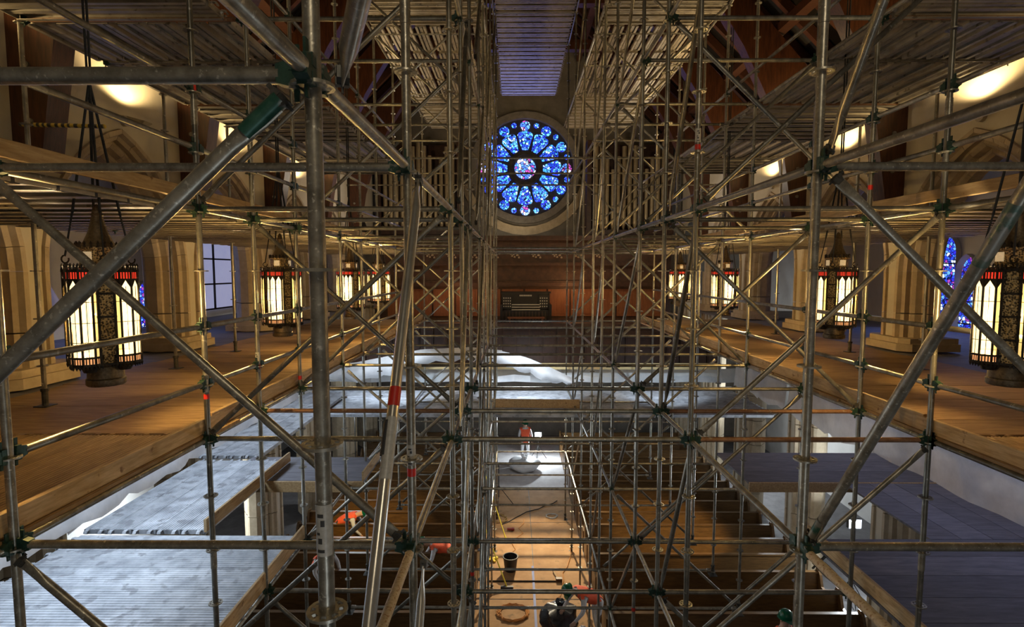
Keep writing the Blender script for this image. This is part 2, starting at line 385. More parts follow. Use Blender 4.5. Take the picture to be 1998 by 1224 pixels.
# nave roof: boards and rafters
RIDGE, EAVE = 12.5, 5.0
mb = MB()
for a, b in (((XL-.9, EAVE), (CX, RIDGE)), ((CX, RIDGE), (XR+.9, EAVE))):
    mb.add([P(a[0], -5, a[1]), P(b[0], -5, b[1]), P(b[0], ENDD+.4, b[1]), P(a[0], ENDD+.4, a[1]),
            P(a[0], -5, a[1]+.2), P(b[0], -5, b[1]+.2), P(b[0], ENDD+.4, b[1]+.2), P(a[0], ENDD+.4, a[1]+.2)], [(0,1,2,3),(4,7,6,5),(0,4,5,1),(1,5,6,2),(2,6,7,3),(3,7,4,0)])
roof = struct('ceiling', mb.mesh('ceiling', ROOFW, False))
def beam_mesh(a, b, w_, h_, m, name):
    a, b = Vector(a), Vector(b); t = (b-a).normalized(); up = Vector((0, 0, 1)); s = t.cross(Vector((0, 1, 0))) if abs(t.y) < .9 else t.cross(up)
    s.normalize(); u = s.cross(t)
    x = MB(); vs = []
    for p in (a, b): vs += [p+u*w_/2+s*h_/2, p-u*w_/2+s*h_/2, p-u*w_/2-s*h_/2, p+u*w_/2-s*h_/2]
    x.add(vs, [(0,1,2,3),(7,6,5,4),(0,4,5,1),(1,5,6,2),(2,6,7,3),(3,7,4,0)])
    return x.mesh(name, m, False)
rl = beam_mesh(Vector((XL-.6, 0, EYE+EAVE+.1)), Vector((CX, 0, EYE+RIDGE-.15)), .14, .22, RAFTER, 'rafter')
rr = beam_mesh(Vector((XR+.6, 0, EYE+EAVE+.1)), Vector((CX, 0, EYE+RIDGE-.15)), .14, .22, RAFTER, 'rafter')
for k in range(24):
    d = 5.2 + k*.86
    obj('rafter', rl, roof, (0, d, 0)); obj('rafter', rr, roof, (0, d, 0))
for f in (.18, .42, .68, .9):
    for x0 in (XL-.6, XR+.6):
        x = x0 + (CX-x0)*f; h = EAVE + (RIDGE-EAVE)*f - .3
        obj('purlin', beam_mesh(P(x, 2, h), P(x, ENDD, h), .2, .26, RAFTER, 'purlin'), roof)
# trusses at the piers: wall post, curved brace, collar
def truss(d, q):
    t = thing('roof_truss', P(CX, d, 1.4), f'dark varnished timber roof truss with curved braces, {ORD[q]} from the camera', 'roof truss', 'timber roof trusses')
    base = Vector(P(CX, d, 1.4))
    for x, s in ((XL, 1), (XR, -1)):
        pts_o = [(x, 1.45), (x, 3.2), (x, 5.0)]; pts_i = [(x+s*.34, 1.3), (x+s*.62, 3.0), (x+s*1.0, 4.2), (x+s*1.7, 5.6), (x+s*2.6, 7.0), (x+s*3.6, 8.2)]
        poly = pts_o + [(x+s*.9, 6.0), (x+s*2.2, 7.4), (x+s*3.4, 8.6)] + pts_i[::-1]
        m = MB(); m.prism([(p[0]-CX, p[1]-1.4) for p in poly], 'y', -.17, .17)
        obj('curved_brace', m.mesh('curved_brace', TRUSS, False), t)
        m = MB()
        for h in (1.9, 2.6, 3.3):
            m.lathe([(.0, -.03), (.035, -.02), (.045, .0)], 8, (0, 0, 0)) if False else None
        for h in (1.9, 2.6):
            bm = MB(); bm.sweep([Vector((x+s*.25-CX, -.17, h-1.4)), Vector((x+s*.25-CX, -.20, h-1.4))], .04, 8)
            obj('bolt', bm.mesh('bolt', STEEL), t)
    m = MB(); m.box(XL+3.2-CX, -.15, 6.9, XR-3.2-CX, .15, 7.25); obj('collar_beam', m.mesh('collar_beam', TRUSS, False), t)
for q, d in enumerate(PIERS[2:7]): truss(d, q)

# ---------------------------------------------------------------- rose window in the back wall
RC = P(0.47, ENDD-.12, 4.82); RR = 2.25
win = struct('window_1', None)
win.location = RC
def ringmesh(r0, r1, y0, y1, n, m, name, c=(0, 0)):
    x = MB(); vs = []
    for r, y in ((r0, y0), (r1, y0), (r1, y1), (r0, y1)):
        vs += [(c[0]+r*math.cos(2*PI*k/n), y, c[1]+r*math.sin(2*PI*k/n)) for k in range(n)]
    fs = [(j*n+k, j*n+(k+1) % n, ((j+1) % 4)*n+(k+1) % n, ((j+1) % 4)*n+k) for j in range(4) for k in range(n)]
    x.add(vs, fs); return x.mesh(name, m, False)
TRAC = mat('dark_window_tracery', (.035, .03, .03), (.08, .07, .065), .9, 0, 6)
x = MB(); n = 40
x.add([(RR*math.cos(2*PI*k/n), .08, RR*math.sin(2*PI*k/n)) for k in range(n)], [tuple(range(n))])
obj('tracery_slab', x.mesh('tracery_slab', TRAC, False), win)
obj('tracery_ring', ringmesh(RR, RR+.32, -.16, .1, 40, mat('rose_surround_stone', (.20, .18, .16), (.30, .27, .24), .9, 0, 4), 'tracery_ring'), win)
obj('tracery_ring', ringmesh(.62, .78, -.10, .08, 32, TRAC, 'tracery_ring'), win)
x = MB(); x.add([(.5*math.cos(2*PI*k/20), .02, .5*math.sin(2*PI*k/20)) for k in range(20)], [tuple(range(20))]); obj('glass_pane', x.mesh('glass_pane', ROSEC, False), win)
for k in range(12):
    a = 2*PI*k/12 + PI/2
    u, v = Vector((math.cos(a), 0, math.sin(a))), Vector((-math.sin(a), 0, math.cos(a)))
    pts = [(.84, -.13), (.84, .13), (1.2, .27), (1.52, .37), (1.64, .29), (1.72, .0), (1.64, -.29), (1.52, -.37), (1.2, -.27)]
    x = MB(); x.add([u*p + v*q + Vector((0, .02, 0)) for p, q in pts], [tuple(range(len(pts)))]); obj('glass_pane', x.mesh('glass_pane', ROSEG, False), win)
    x = MB(); c = 1.95
    x.add([u*c + u*(.235*math.cos(2*PI*j/12)) + v*(.235*math.sin(2*PI*j/12)) + Vector((0, .02, 0)) for j in range(12)], [tuple(range(12))]); obj('glass_pane', x.mesh('glass_pane', ROSEG if k % 3 else ROSEC, False), win)
    a2 = a + PI/12; u2 = Vector((math.cos(a2), 0, math.sin(a2)))
    x = MB(); x.sweep([u2*.75, u2*1.62], [.03, .045], 6); obj('mullion', x.mesh('mullion', TRAC, False), win)
    x = MB(); x.add([u2*2.02 + Vector((.13*math.cos(2*PI*j/10), .02, .13*math.sin(2*PI*j/10))) for j in range(10)], [tuple(range(10))]); obj('glass_pane', x.mesh('glass_pane', ROSEG, False), win)
# cornice and stone arch below the rose
x = MB()
arcp = [(math.cos(a), math.sin(a)) for a in [PI*1.08 + PI*.84*k/14 for k in range(15)]]
x.add([(RC.x + 2.72*c, ENDD-.18, RC.z + 2.72*s) for c, s in arcp] + [(RC.x + 3.1*c, ENDD-.06, RC.z + 3.1*s) for c, s in arcp], [(k, k+1, 16+k, 15+k) for k in range(14)])
obj('trim_1', x.mesh('trim_1', STONE, False), kind='structure')

# lancet windows in the aisle walls
wn = 2
def lancet(x, d, h0, h1, half, sgn, name=None):
    global wn
    wt = struct(f'window_{wn}', None); wn += 1; wt.location = P(x, d, h0); H = h1-h0
    ap = arch_pts(half, half*1.7, 6)
    outl = [(-half, 0)] + [(p[0], H-half*1.7+p[1]) for p in ap] + [(-p[0], H-half*1.7+p[1]) for p in ap[::-1][1:]] + [(half, 0)]
    for i in range(4):
        z0, z1 = H*i/4, H*(i+1)/4
        poly = [(-half, z0), (half, z0)] + ([(half, z1), (-half, z1)] if z1 < H-half*1.7+.01 else [(p[0], p[1]) for p in outl[::-1] if p[1] > z0+.01])
        m = MB(); m.add([(-sgn*.03, p[0], p[1]) for p in poly], [tuple(range(len(poly)))]); obj('glass_pane', m.mesh('glass_pane', LANCG, False), wt)
        if i: m = MB(); m.box(-.05, -half, z0-.015, .03, half, z0+.015); obj('saddle_bar', m.mesh('saddle_bar', IRON, False), wt)
    m = MB(); o2 = [(p[0]*1.28, p[1]*1.04 if p[1] > 0 else -.06) for p in outl]; k = len(outl)
    m.add([(-sgn*.0, *p) for p in outl] + [(-sgn*.14, *p) for p in o2] + [(0, *p) for p in o2], [(i, i+1, k+i+1, k+i) for i in range(k-1)] + [(k+i, k+i+1, 2*k+i+1, 2*k+i) for i in range(k-1)])
    obj('window_surround', m.mesh('window_surround', AISLEW, False), wt)
lancet(-10.38, 15.0, -1.9, -.32, .20, -1)
lancet(11.28, 14.25, -1.85, .9, .30, 1); lancet(11.28, 13.55, -1.85, .35, .24, 1)
lamp('AREA', 'window_blue_light', P(-10.1, 12.2, .1), 30, BLUE, size=(5, 2), aim=P(-7, 9.5, -1.6))
lamp('AREA', 'window_blue_light', P(11.0, 13.2, .1), 24, BLUE, size=(4, 2), aim=P(8, 10.5, -1.6))
# big covered aisle window with a dark frame
wt = struct(f'window_{wn}', None); wt.location = P(-10.36, 18.6, -1.3)
m = MB(); m.box(0, -1.3, 0, .02, 1.3, 2.6); obj('glass_pane', m.mesh('glass_pane', mat('covered_window_sheet', (.6, .6, .66), (.75, .75, .8), .7, 0, 1.2, emit=(.55, .60, 1.0), strength=.28), False), wt)
for i in range(4):
    m = MB(); m.box(.02, -1.3, i*.85, .07, 1.3, i*.85+.05); obj('glazing_bar', m.mesh('glazing_bar', IRON, False), wt)
for i in range(3):
    m = MB(); m.box(.02, -1.3+i*1.28, 0, .07, -1.25+i*1.28, 2.6); obj('glazing_bar', m.mesh('glazing_bar', IRON, False), wt)

# ---------------------------------------------------------------- organ gallery
gal = struct('wall_gallery_front', None); gal.location = P(0, 19.4, 0)
m = MB(); m.box(XL, 0, -3.6, XR, .12, -3.35); m.box(XL, -.06, -1.98, XR, .14, -1.84); m.box(XL, .05, -3.4, XR, .12, -1.9)
obj('panel_frame', m.mesh('panel_frame', DARKWOOD, False), gal)
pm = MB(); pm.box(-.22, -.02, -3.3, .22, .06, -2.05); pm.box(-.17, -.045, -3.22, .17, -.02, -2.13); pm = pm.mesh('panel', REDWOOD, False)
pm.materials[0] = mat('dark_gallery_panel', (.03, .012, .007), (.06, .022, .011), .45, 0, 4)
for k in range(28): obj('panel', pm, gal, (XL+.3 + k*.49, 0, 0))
m = MB(); m.box(XL, 19.5, EYE-2.5, XR, ENDD, EYE-2.3); struct('floor_gallery', m.mesh('floor_gallery', DARKWOOD, False))
# panelled screen behind the console
scr = struct('wall_organ_screen', None); scr.location = P(0, 23.2, 0)
m = MB(); m.box(-5.6, .05, -2.3, 6.4, .2, 1.5); obj('screen_backing', m.mesh('screen_backing', DARKWOOD, False), scr)
pm = MB(); pm.box(-.45, -.03, -1.9, .45, .05, -.75); pm.box(-.36, -.06, -1.8, .36, -.03, -.85); pm = pm.mesh('panel', REDWOOD, False)
for k in range(12): obj('panel', pm, scr, (-5.0+k*.98, 0, 0))
m = MB(); m.box(-5.6, -.35, -.62, 6.4, .1, -.46); m.box(-5.6, -.2, -.46, 6.4, .1, -.40); m.box(-5.6, -.2, .25, 6.4, .1, .38); m.box(-5.6, -.28, 1.3, 6.4, .1, 1.5); obj('cornice', m.mesh('cornice', DARKWOOD, False), scr)
for k in range(9):
    m = MB(); a = -3.6 + k*.9
    for j in range(7): m.lathe([(0, 0), (.05, .02), (.035, .07), (0, .1)], 6, (a + .11*math.sin(j*1.9) + .06*(j-3), -.03, .62 + .07*math.cos(j*2.3)))
    obj('carved_foliage', m.mesh('carved_foliage', STONE, False), scr, kind='stuff')
# organ cases with pipes on both sides of the rose
for cx, lab in ((-4.3, 'tall organ case with gilded pipes on the left of the rose window'), (5.1, 'tall organ case with gilded pipes on the right of the rose window')):
    t = thing('organ_case', P(cx, 24.6, 1.5), lab, 'organ case', 'organ cases beside the rose window')
    m = MB(); m.box(-1.9, -.1, -3.8, 1.9, 1.2, .25); m.box(-1.95, -.2, .15, 1.95, 1.2, .35); m.box(-1.9, -.05, .3, -1.7, 1.2, 4.3); m.box(1.7, -.05, .3, 1.9, 1.2, 4.3); m.box(-1.9, .9, .3, 1.9, 1.2, 4.3)
    obj('case', m.mesh('case', DARKWOOD, False), t)
    for k in range(13):
        hh = 2.3 + 1.2*abs(math.cos(k*.52)); r = .085 + .02*abs(math.cos(k*.52))
        m = MB(); m.sweep([(0, 0, .35), (0, 0, .62), (0, 0, .66), (0, 0, .7), (0, 0, .7+hh)], [.02, r, r*1.05, r, r], 10); obj('organ_pipe', m.mesh('organ_pipe', PIPE), t, (-1.5+k*.25, 0, 0))
t = thing('organ_console', P(0.42, 21.3, -2.28), 'black organ console with rows of white stops on the red gallery', 'organ console')
m = MB(); m.box(-.95, -.1, 0, .95, .6, .78); obj('body', m.mesh('body', CONSOLE, False), t)
m = MB(); m.box(-.95, .25, .78, .95, .62, 1.42); m.box(-1.0, .2, 1.42, 1.0, .66, 1.48); obj('back_case', m.mesh('back_case', CONSOLE, False), t)
for s in (-1, 1):
    m = MB(); m.box(s*.95-.05, -.3, 0, s*.95+.05, .6, 1.0); m.box(s*.72-.2, .12, .8, s*.72+.2, .26, 1.35); obj('stop_jamb', m.mesh('stop_jamb', CONSOLE, False), t)
    m = MB()
    for i in range(4):
        for j in range(4): m.box(s*.72-.16+i*.085, .09, .88+j*.11, s*.72-.12+i*.085, .13, .93+j*.11)
    obj('stop_tabs', m.mesh('stop_tabs', IVORY, False), t, kind='stuff')
for i in range(3):
    m = MB(); m.box(-.55, -.22+i*.12, .78+i*.09, .55, .0+i*.12, .81+i*.09); obj('keyboard', m.mesh('keyboard', IVORY, False), t)
m = MB()
for i in range(9): m.box(-.24+i*.055, .235, 1.3, -.2+i*.055, .25, 1.36)
obj('name_plate', m.mesh('name_plate', IVORY, False), t, kind='stuff')
m = MB()
for i in range(15): m.box(-.9+i*.128, -.13, .08, -.88+i*.128, -.1, .72)
for i in range(4):
    for a in range(4): m.box(-.72+i*.48+.06*math.cos(a*PI/2)-.015, -.14, .4+.1*math.sin(a*PI/2)-.015, -.72+i*.48+.06*math.cos(a*PI/2)+.015, -.1, .4+.1*math.sin(a*PI/2)+.015)
obj('panel_beading', m.mesh('panel_beading', mat('brown_beading', (.16, .09, .05), rough=.5), False), t, kind='stuff')
t = thing('organ_bench', P(0.42, 20.6, -2.28), 'long brown organ bench in front of the black console', 'bench')
m = MB(); m.box(-.7, -.18, .5, .7, .18, .55); obj('seat', m.mesh('seat', REDWOOD, False), t)
for s in (-1, 1):
    m = MB(); m.box(s*.62-.03, -.16, 0, s*.62+.03, .16, .5); obj('leg', m.mesh('leg', REDWOOD, False), t)

# ================================================================ DECKS
XA = [-5.25, -2.85, -.58, 1.62, 3.82, 6.25]     # the six rows of standards, across the nave
FR = [2.97, 4.93, 5.95, 7.1, 8.9, 10.1, 11.3, 13.0, 15.0, 17.0]   # frames, away from the camera
LV = [-5.75, -3.65, -1.55, .56, 2.66, 4.76, 6.86]
R_T = .0242
def steel_plank(L, W, m):
    """lies along local x, top at z=0: two deep channels below, ribs above, hooks at the ends"""
    x = MB(); t = .006; dpt = .07; h = W/2
    poly = [(-h, -dpt), (-h+.045, -dpt), (-h+.045, -dpt+t), (-h+t, -dpt+t), (-h+t, -.012), (-.03, -.012), (-.03, -dpt*.75), (.03, -dpt*.75), (.03, -.012), (h-t, -.012), (h-t, -dpt+t), (h-.045, -dpt+t), (h-.045, -dpt), (h, -dpt), (h, 0)]
    nr = 9
    for k in range(nr):
        c = h - (k+.5)*W/nr
        poly += [(c+.010, 0), (c+.006, .005), (c-.006, .005), (c-.010, 0)]
    poly += [(-h, 0)]
    n = len(poly)
    vs = [(-L/2, p[0], p[1]) for p in poly] + [(L/2, p[0], p[1]) for p in poly]
    x.add(vs, [(i, (i+1) % n, n+(i+1) % n, n+i) for i in range(n)])
    for s in (-1, 1):
        x.box(s*L/2-.004, -h+.01, -dpt+.008, s*L/2+.004, h-.01, .0)
        for c in (-h*.6, h*.6):
            pts = [(s*(L/2-.01), c, -.03), (s*(L/2+.02), c, .0), (s*(L/2+.055), c, -.004), (s*(L/2+.07), c, -.03)]
            x.sweep(pts, [(.012, .028)]*4, 6)
    return x.mesh('plank', m, False)
def board_plank(L, W, m, th=.032):
    x = MB(); x.box(-L/2, -W/2, -th, L/2, W/2, 0); return x.mesh('plank', m, False)
_PC = {}
def planks(t, x0, x1, d0, d1, along, h, kind, pw, jit=0.0, gap=.008):
    base = Vector(t.location)
    if along == 'x': L, n = x1-x0, max(1, round((d1-d0)/pw)); W = (d1-d0)/n
    else: L, n = d1-d0, max(1, round((x1-x0)/pw)); W = (x1-x0)/n
    key = (kind, round(L, 2), round(W, 3), gap)
    if key not in _PC:
        mm = {'steel': DECKST, 'tawny': RIBBED, 'dusty': DECKGR, 'brown': BOARD, 'grey': BOARDG}[kind]
        _PC[key] = steel_plank(L-.14, W-gap, mm) if kind in ('steel', 'dusty', 'tawny') else board_plank(L-.01, W-gap, mm)
    for k in range(n):
        if along == 'x': p = P((x0+x1)/2 + random.uniform(-jit, jit)*4, d0+(k+.5)*W, h + random.uniform(-jit, jit)*.15); rz = random.uniform(-jit, jit)*.05
        else: p = P(x0+(k+.5)*W, (d0+d1)/2, h + random.uniform(-jit, jit)*.15); rz = PI/2
        obj('plank', _PC[key], t, p-base, (0, 0, rz))
SIDE = {-1: 'left', 1: 'right'}
def bay_word(d0): return ORD[[2.0] .index(d0)] if False else ''
DECKQ = {}
def deck(desc, x0, x1, d0, d1, along, h, kind, pw, cat='scaffold deck', grp='scaffold decks', jit=0.0):
    t = thing('scaffold_deck', P((x0+x1)/2, (d0+d1)/2, h), desc, cat, grp)
    planks(t, x0, x1, d0, d1, along, h, kind, pw, jit, gap=(.085 if along == 'y' else .03) if h > 1 else .008)
    return t
for s in (-1, 1):
    sd = SIDE[s]
    xi = XA[1] if s < 0 else XA[4]
    xo = -6.0 if s < 0 else 7.0
    lo, hi = min(xi, xo), max(xi, xo)
    # lantern-level deck: ribbed steel in the nearest bays, boards and sheets beyond
    q = 0
    ed = [1.6] + FR
    for a, b in zip(ed, ed[1:]):
        if a < 4.9: deck(f'tawny ribbed deck under the lanterns, {sd} side, {ORD[q]} bay from the camera', lo, hi, a, b, 'y', -1.50, 'tawny', .32)
        else: deck(f'brown boarded deck under the lanterns, {sd} side, {ORD[q]} bay from the camera', lo, hi, a, b, 'x', -1.50, 'brown', .42, jit=.012)
        q += 1
    # sheets out to the aisle wall, between the piers
    x0, x1 = (-10.3, -6.02) if s < 0 else (7.02, 11.2)
    for i in range(1, 6):
        a, b = PIERS[i], PIERS[i+1]
        t = thing('aisle_deck', P((x0+x1)/2, (a+b)/2, -1.53), f'dark grey boarded aisle deck behind the piers, {sd} side, {ORD[i-1]} bay from the camera', 'deck', 'boarded aisle decks')
        for side in (0, 1):
            planks(t, x0 if not (s > 0 and False) else x0, x1, a + side*(b-a)/2 + .0, a + (side+1)*(b-a)/2, 'x', -1.53, 'grey', .88)
    # deck above the lanterns (seen from below), with a slot for the lanterns
    q = 0
    xi2 = xi - s*.0
    sl = (-2.95, -6.0) if s < 0 else (3.92, 7.0)
    for a, b in zip(ed, ed[1:]):
        deck(f'steel plank deck just above the lanterns, {sd} side, {ORD[q]} bay from the camera', min(sl), max(sl), a, b, 'x', .60, 'steel', .32); q += 1
    # next lift: alternating directions
    q = 0
    ed2 = [3.6, 4.93, 5.95, 7.1, 8.9, 10.1, 11.3, 13.0, 15.0]
    dirs = ['x', 'x', 'y', 'y', 'x', 'x', 'y', 'x']
    c0, c1 = (-5.3, XA[1]-.15) if s < 0 else (XA[4]+.05, 6.3)
    for (a, b), dr in zip(zip(ed2, ed2[1:]), dirs):
        deck(f'high steel deck beside the truss posts, {sd} side, {ORD[q]} bay from the camera', c0, c1, a, b, dr, 2.71, 'steel', .32); q += 1
    # stepped decks over the inner bay
    c0, c1 = (XA[1], XA[2]) if s < 0 else (XA[3], XA[4])
    q = 0
    for a, b, dr in ((8.9, 10.9, 'x'), (10.9, 12.2, 'y'), (12.2, 13.9, 'y'), (13.9, 15.3, 'y'), (15.3, 16.9, 'x'), (16.9, 18.5, 'x')):
        deck(f'stepped ribbed roof deck {sd} of the centre walkway, {ORD[q]} bay from the camera', c0, c1, a, b, dr, 4.82, 'steel', .27 if dr == 'y' else .30); q += 1
# topmost deck over the middle
q = 0
for a, b in ((8.9, 11.3), (11.3, 13.0), (13.0, 15.0), (15.0, 17.0), (17.0, 19.3), (19.3, 21.8)):
    deck(f'topmost steel deck over the centre aisle, {ORD[q]} bay from the camera', XA[2], XA[3], a, b, 'x', 6.92, 'steel', .31); q += 1
# lower decks
deck('bluish dusty steel deck low beside the left wall, nearest bay', -6.0, -2.85, 5.1, 7.15, 'x', -3.60, 'dusty', .42)
deck('nearest low dusty deck strip at the bottom left corner', -6.0, -2.85, 3.2, 5.1, 'x', -3.60, 'dusty', .42)
deck('narrow ribbed blue-white deck strip along the left wall', -6.0, -4.3, 7.2, 10.1, 'y', -3.58, 'dusty', .34)
deck('blue-grey boarded landing with a pale edge below the left lanterns', -5.1, -2.6, 9.1, 10.3, 'x', -3.60, 'grey', .40)
deck('long pale deck strip along the left wall behind the blue-grey landing', -6.2, -5.0, 10.3, 16.0, 'y', -3.60, 'dusty', .34)
deck('dark blue boarded low deck at the bottom right corner', 3.95, 7.3, 4.9, 7.1, 'x', -3.60, 'grey', .44)
deck('dark blue boarded low landing below the right lanterns', 4.0, 7.3, 9.1, 10.6, 'x', -3.60, 'grey', .50)
deck('dark blue boarded walkway along the right wall between the low decks', 5.6, 7.3, 7.1, 9.1, 'y', -3.60, 'grey', .42)
q = 0
for a, b, k in ((13.9, 15.3, 'dusty'), (15.3, 17.0, 'dusty')):
    deck(f'pale plank deck spanning the nave below the gallery, {ORD[q]} bay from the camera', -6.0, 6.8, a, b, 'x', -3.72, k, .36); q += 1
# fascia boards and toe boards
def toe(label, a, b, hgt=.17, th=.038, m=PINE, name='toe_board', cat='toe board', grp='timber toe boards'):
    a, b = Vector(a), Vector(b); t = (b-a); L = t.length; t.normalize(); s = t.cross(Vector((0, 0, 1))).normalized()
    x = MB(); bev = .006
    M = Matrix((( t.x, s.x, 0, a.x), (t.y, s.y, 0, a.y), (t.z, s.z, 1, a.z), (0, 0, 0, 1)))
    x.prism([(-th/2, bev), (-th/2+bev, 0), (th/2-bev, 0), (th/2, bev), (th/2, hgt-bev), (th/2-bev, hgt), (-th/2+bev, hgt), (-th/2, hgt-bev)], 'x', 0, L, M)
    return obj(name, x.mesh(name, m, False), label=label, cat=cat, group=grp)
for s in (-1, 1):
    sd = SIDE[s]; x = XA[1]-.06 if s < 0 else XA[4]+.06
    cuts = [2.2, 5.05, 7.0, 8.9, 11.2, 13.4, 16.9]
    for q, (a, b) in enumerate(zip(cuts, cuts[1:])):
        toe(f'pine toe board edging the lantern deck, {sd} side, {ORD[q]} from the camera', P(x - s*.015*(q % 2), a, -1.50), P(x - s*.02*((q+1) % 2), b+.12, -1.50), .14 + .02*(q % 2))
    for q, (a, b) in enumerate(zip(cuts, cuts[1:])):
        toe(f'pine toe board edging the deck above the lanterns, {sd} side, {ORD[q]} from the camera', P(x + s*.03, a, .65), P(x + s*.03, b, .65), .11)
toe('pale timber fascia along the front of the blue-grey left landing', P(-5.1, 9.05, -3.78), P(-2.6, 9.05, -3.78), .19)
toe('pale timber fascia along the front of the dark blue right landing', P(4.0, 9.05, -3.76), P(7.2, 9.05, -3.76), .17)
toe('timber toe board edging the low dusty deck bottom left', P(-2.86, 3.6, -3.60), P(-2.86, 7.1, -3.60), .18)
toe('timber toe board beside the narrow blue-white deck strip', P(-4.26, 7.2, -3.58), P(-4.26, 10.0, -3.58), .18)
toe('timber toe board edging the dark low deck bottom right', P(3.98, 4.4, -3.60), P(3.98, 7.2, -3.60), .17)
toe('upright end board on the blue-grey left landing', P(-2.62, 9.1, -3.60), P(-2.62, 10.2, -3.60), .16)
toe('long timber plank lying on the pale deck below the gallery', P(-1.0, 14.6, -3.70), P(1.75, 14.5, -3.70), .24)
toe('thin cream timber rail along the edge of the gallery underside', P(-6.2, 17.3, -3.14), P(6.6, 17.3, -3.14), .20, .05, m=mat('cream_rail_paint', (.72, .58, .28), (.8, .66, .36), .7, 0, 4))
# white wrapped beams under the gallery
for q, (d, h, hh) in enumerate(((17.6, -3.62, .42), (17.9, -4.3, .42), (18.3, -4.75, .28))):
    x = MB(); n = 26
    for i in range(n):
        xa, xb = -6.3 + 13.6*i/n, -6.3 + 13.6*(i+1)/n
        za, zb = .05*math.sin(i*1.7+q), .05*math.sin((i+1)*1.7+q)
        x.add([P(xa, d, h+za*.4), P(xb, d, h+zb*.4), P(xb, d+.05*math.sin(i+1.), h+hh*.5+zb), P(xa, d+.05*math.sin(i), h+hh*.5+za), P(xb, d+.22, h+hh+zb*.3), P(xa, d+.22, h+hh+za*.3)], [(0, 1, 2, 3), (3, 2, 4, 5)])
    obj('wrapped_beam', x.mesh('wrapped_beam', BLUESH), label=f'pale blue plastic sheeting across the nave below the gallery, {["highest", "middle", "lowest"][q]} strip', cat='plastic sheet', group='plastic sheeting below the gallery')
# draped tarpaulin hung under the gallery
def drape(name, label, top, drop, m=SHEET, cat='plastic sheet', nv=7, seed=0, grp='plastic sheeting below the gallery'):
    x = MB(); rnd = random.Random(seed); n = len(top)
    rows = []
    ph = [rnd.uniform(0, 6) for _ in range(4)]
    for j in range(nv):
        f = j/(nv-1)
        rows.append([Vector(p) + Vector((0, .10*math.sin(i*1.3+ph[0]+f*2)*f - .25*math.sin(f*PI)*.6, -drop[i]*f + .05*math.sin(i*2.1+ph[1])*f)) for i, p in enumerate(top)])
    x.add([p for r in rows for p in r], [(j*n+i, j*n+i+1, (j+1)*n+i+1, (j+1)*n+i) for j in range(nv-1) for i in range(n-1)])
    return obj(name, x.mesh(name, m), label=label, cat=cat, group=grp)
def lerp_list(pts, n):
    out = []
    for k in range(n):
        t = k/(n-1)*(len(pts)-1); i = min(int(t), len(pts)-2); f = t-i
        out.append(tuple(a+(b-a)*f for a, b in zip(pts[i], pts[i+1])))
    return out
tp = lerp_list([(-6.2, 16.9, -3.0), (-5.0, 16.9, -2.85), (-3.8, 16.8, -2.6), (-2.9, 16.8, -2.42), (-1.4, 16.8, -2.35), (-.4, 16.8, -2.45)], 30)
drape('plastic_sheet', 'white plastic sheet arching over the left half below the organ gallery', [P(*p) for p in tp], [x[0] for x in lerp_list([(.35,), (.6,), (.62,), (.45,), (.4,), (.3,)], 30)], seed=1)
tp = lerp_list([(-1.9, 16.6, -2.38), (-.5, 16.6, -2.42), (.4, 16.6, -2.65), (1.2, 16.6, -3.0), (1.9, 16.6, -3.35)], 20)
drape('plastic_sheet', 'white plastic sheet sagging to the right under the organ console', [P(*p) for p in tp], [x[0] for x in lerp_list([(.3,), (.42,), (.5,), (.45,), (.1,)], 20)], seed=2)
# sheets hung between the piers below the lantern deck
for s, x, nm in ((-1, -6.15, 'left'), (1, 7.15, 'right')):
    for i in range(1, 5):
        a, b = PIERS[i], PIERS[i+1]
        top = [P(x + .05*math.sin(k*1.1), a + (b-a)*k/12, -1.6) for k in range(13)]
        drape('hung_sheet', f'pale plastic sheet hung between piers under the lantern deck, {nm} side, {ORD[i-1]} bay', top, [2.1 if s > 0 else 2.0]*13, m=SHEET, seed=i+10*s, nv=5, cat='plastic sheet', grp='sheets hung between the piers')

# ================================================================ SCAFFOLD TUBES
def rosette_mesh(near):
    x = MB(); n = 16
    if near:
        for r0, r1 in ((.024, .036), (.050, .062)):
            x.lathe([(r0, -.005), (r1, -.005), (r1, .005), (r0, .005), (r0, -.005)], n, cap=False)
        for k in range(8):
            a = k*PI/4 + .2; M = Matrix.Rotation(a, 4, 'Z'); x.box(.034, -.008, -.0045, .052, .008, .0045, M)
    else: x.lathe([(.024, -.006), (.058, -.006), (.058, .006), (.024, .006)], 8, cap=False)
    return x.mesh('rosette', STEEL_N if near else STEEL, near)
ROS_N, ROS_F = rosette_mesh(True), rosette_mesh(False)
def head_mesh():
    """coupler head along +x from the rosette, with its wedge"""
    x = MB()
    x.prism([(.028, -.030), (.062, -.036), (.098, -.026), (.098, .026), (.062, .036), (.028, .030)], 'y', -.021, .021)
    x.box(.030, -.023, -.043, .060, .023, -.008); x.box(.030, -.023, .008, .060, .023, .043)
    x.prism([(.038, -.075), (.052, -.075), (.058, .085), (.036, .085)], 'y', -.004, .004)
    return x.mesh('wedge_head', [GREEN], False)
HEAD = head_mesh()
HEAD2 = HEAD.copy(); HEAD2.name = 'wedge_head'; HEAD2.materials[0] = DKIRON
def frame_of(a, b):
    t = (Vector(b)-Vector(a)).normalized(); up = Vector((0, 0, 1))
    s = up.cross(t)
    if s.length < 1e-4: s = Vector((0, 1, 0))
    s.normalize(); u = t.cross(s)
    return Matrix(((t.x, s.x, u.x), (t.y, s.y, u.y), (t.z, s.z, u.z)))
def put_head(parent, at, direction, loc0, green=True):
    M = frame_of((0, 0, 0), direction); o = obj('wedge_head', HEAD if green else HEAD2, parent)
    o.location = Vector(at) - Vector(loc0); o.rotation_euler = M.to_euler(); return o
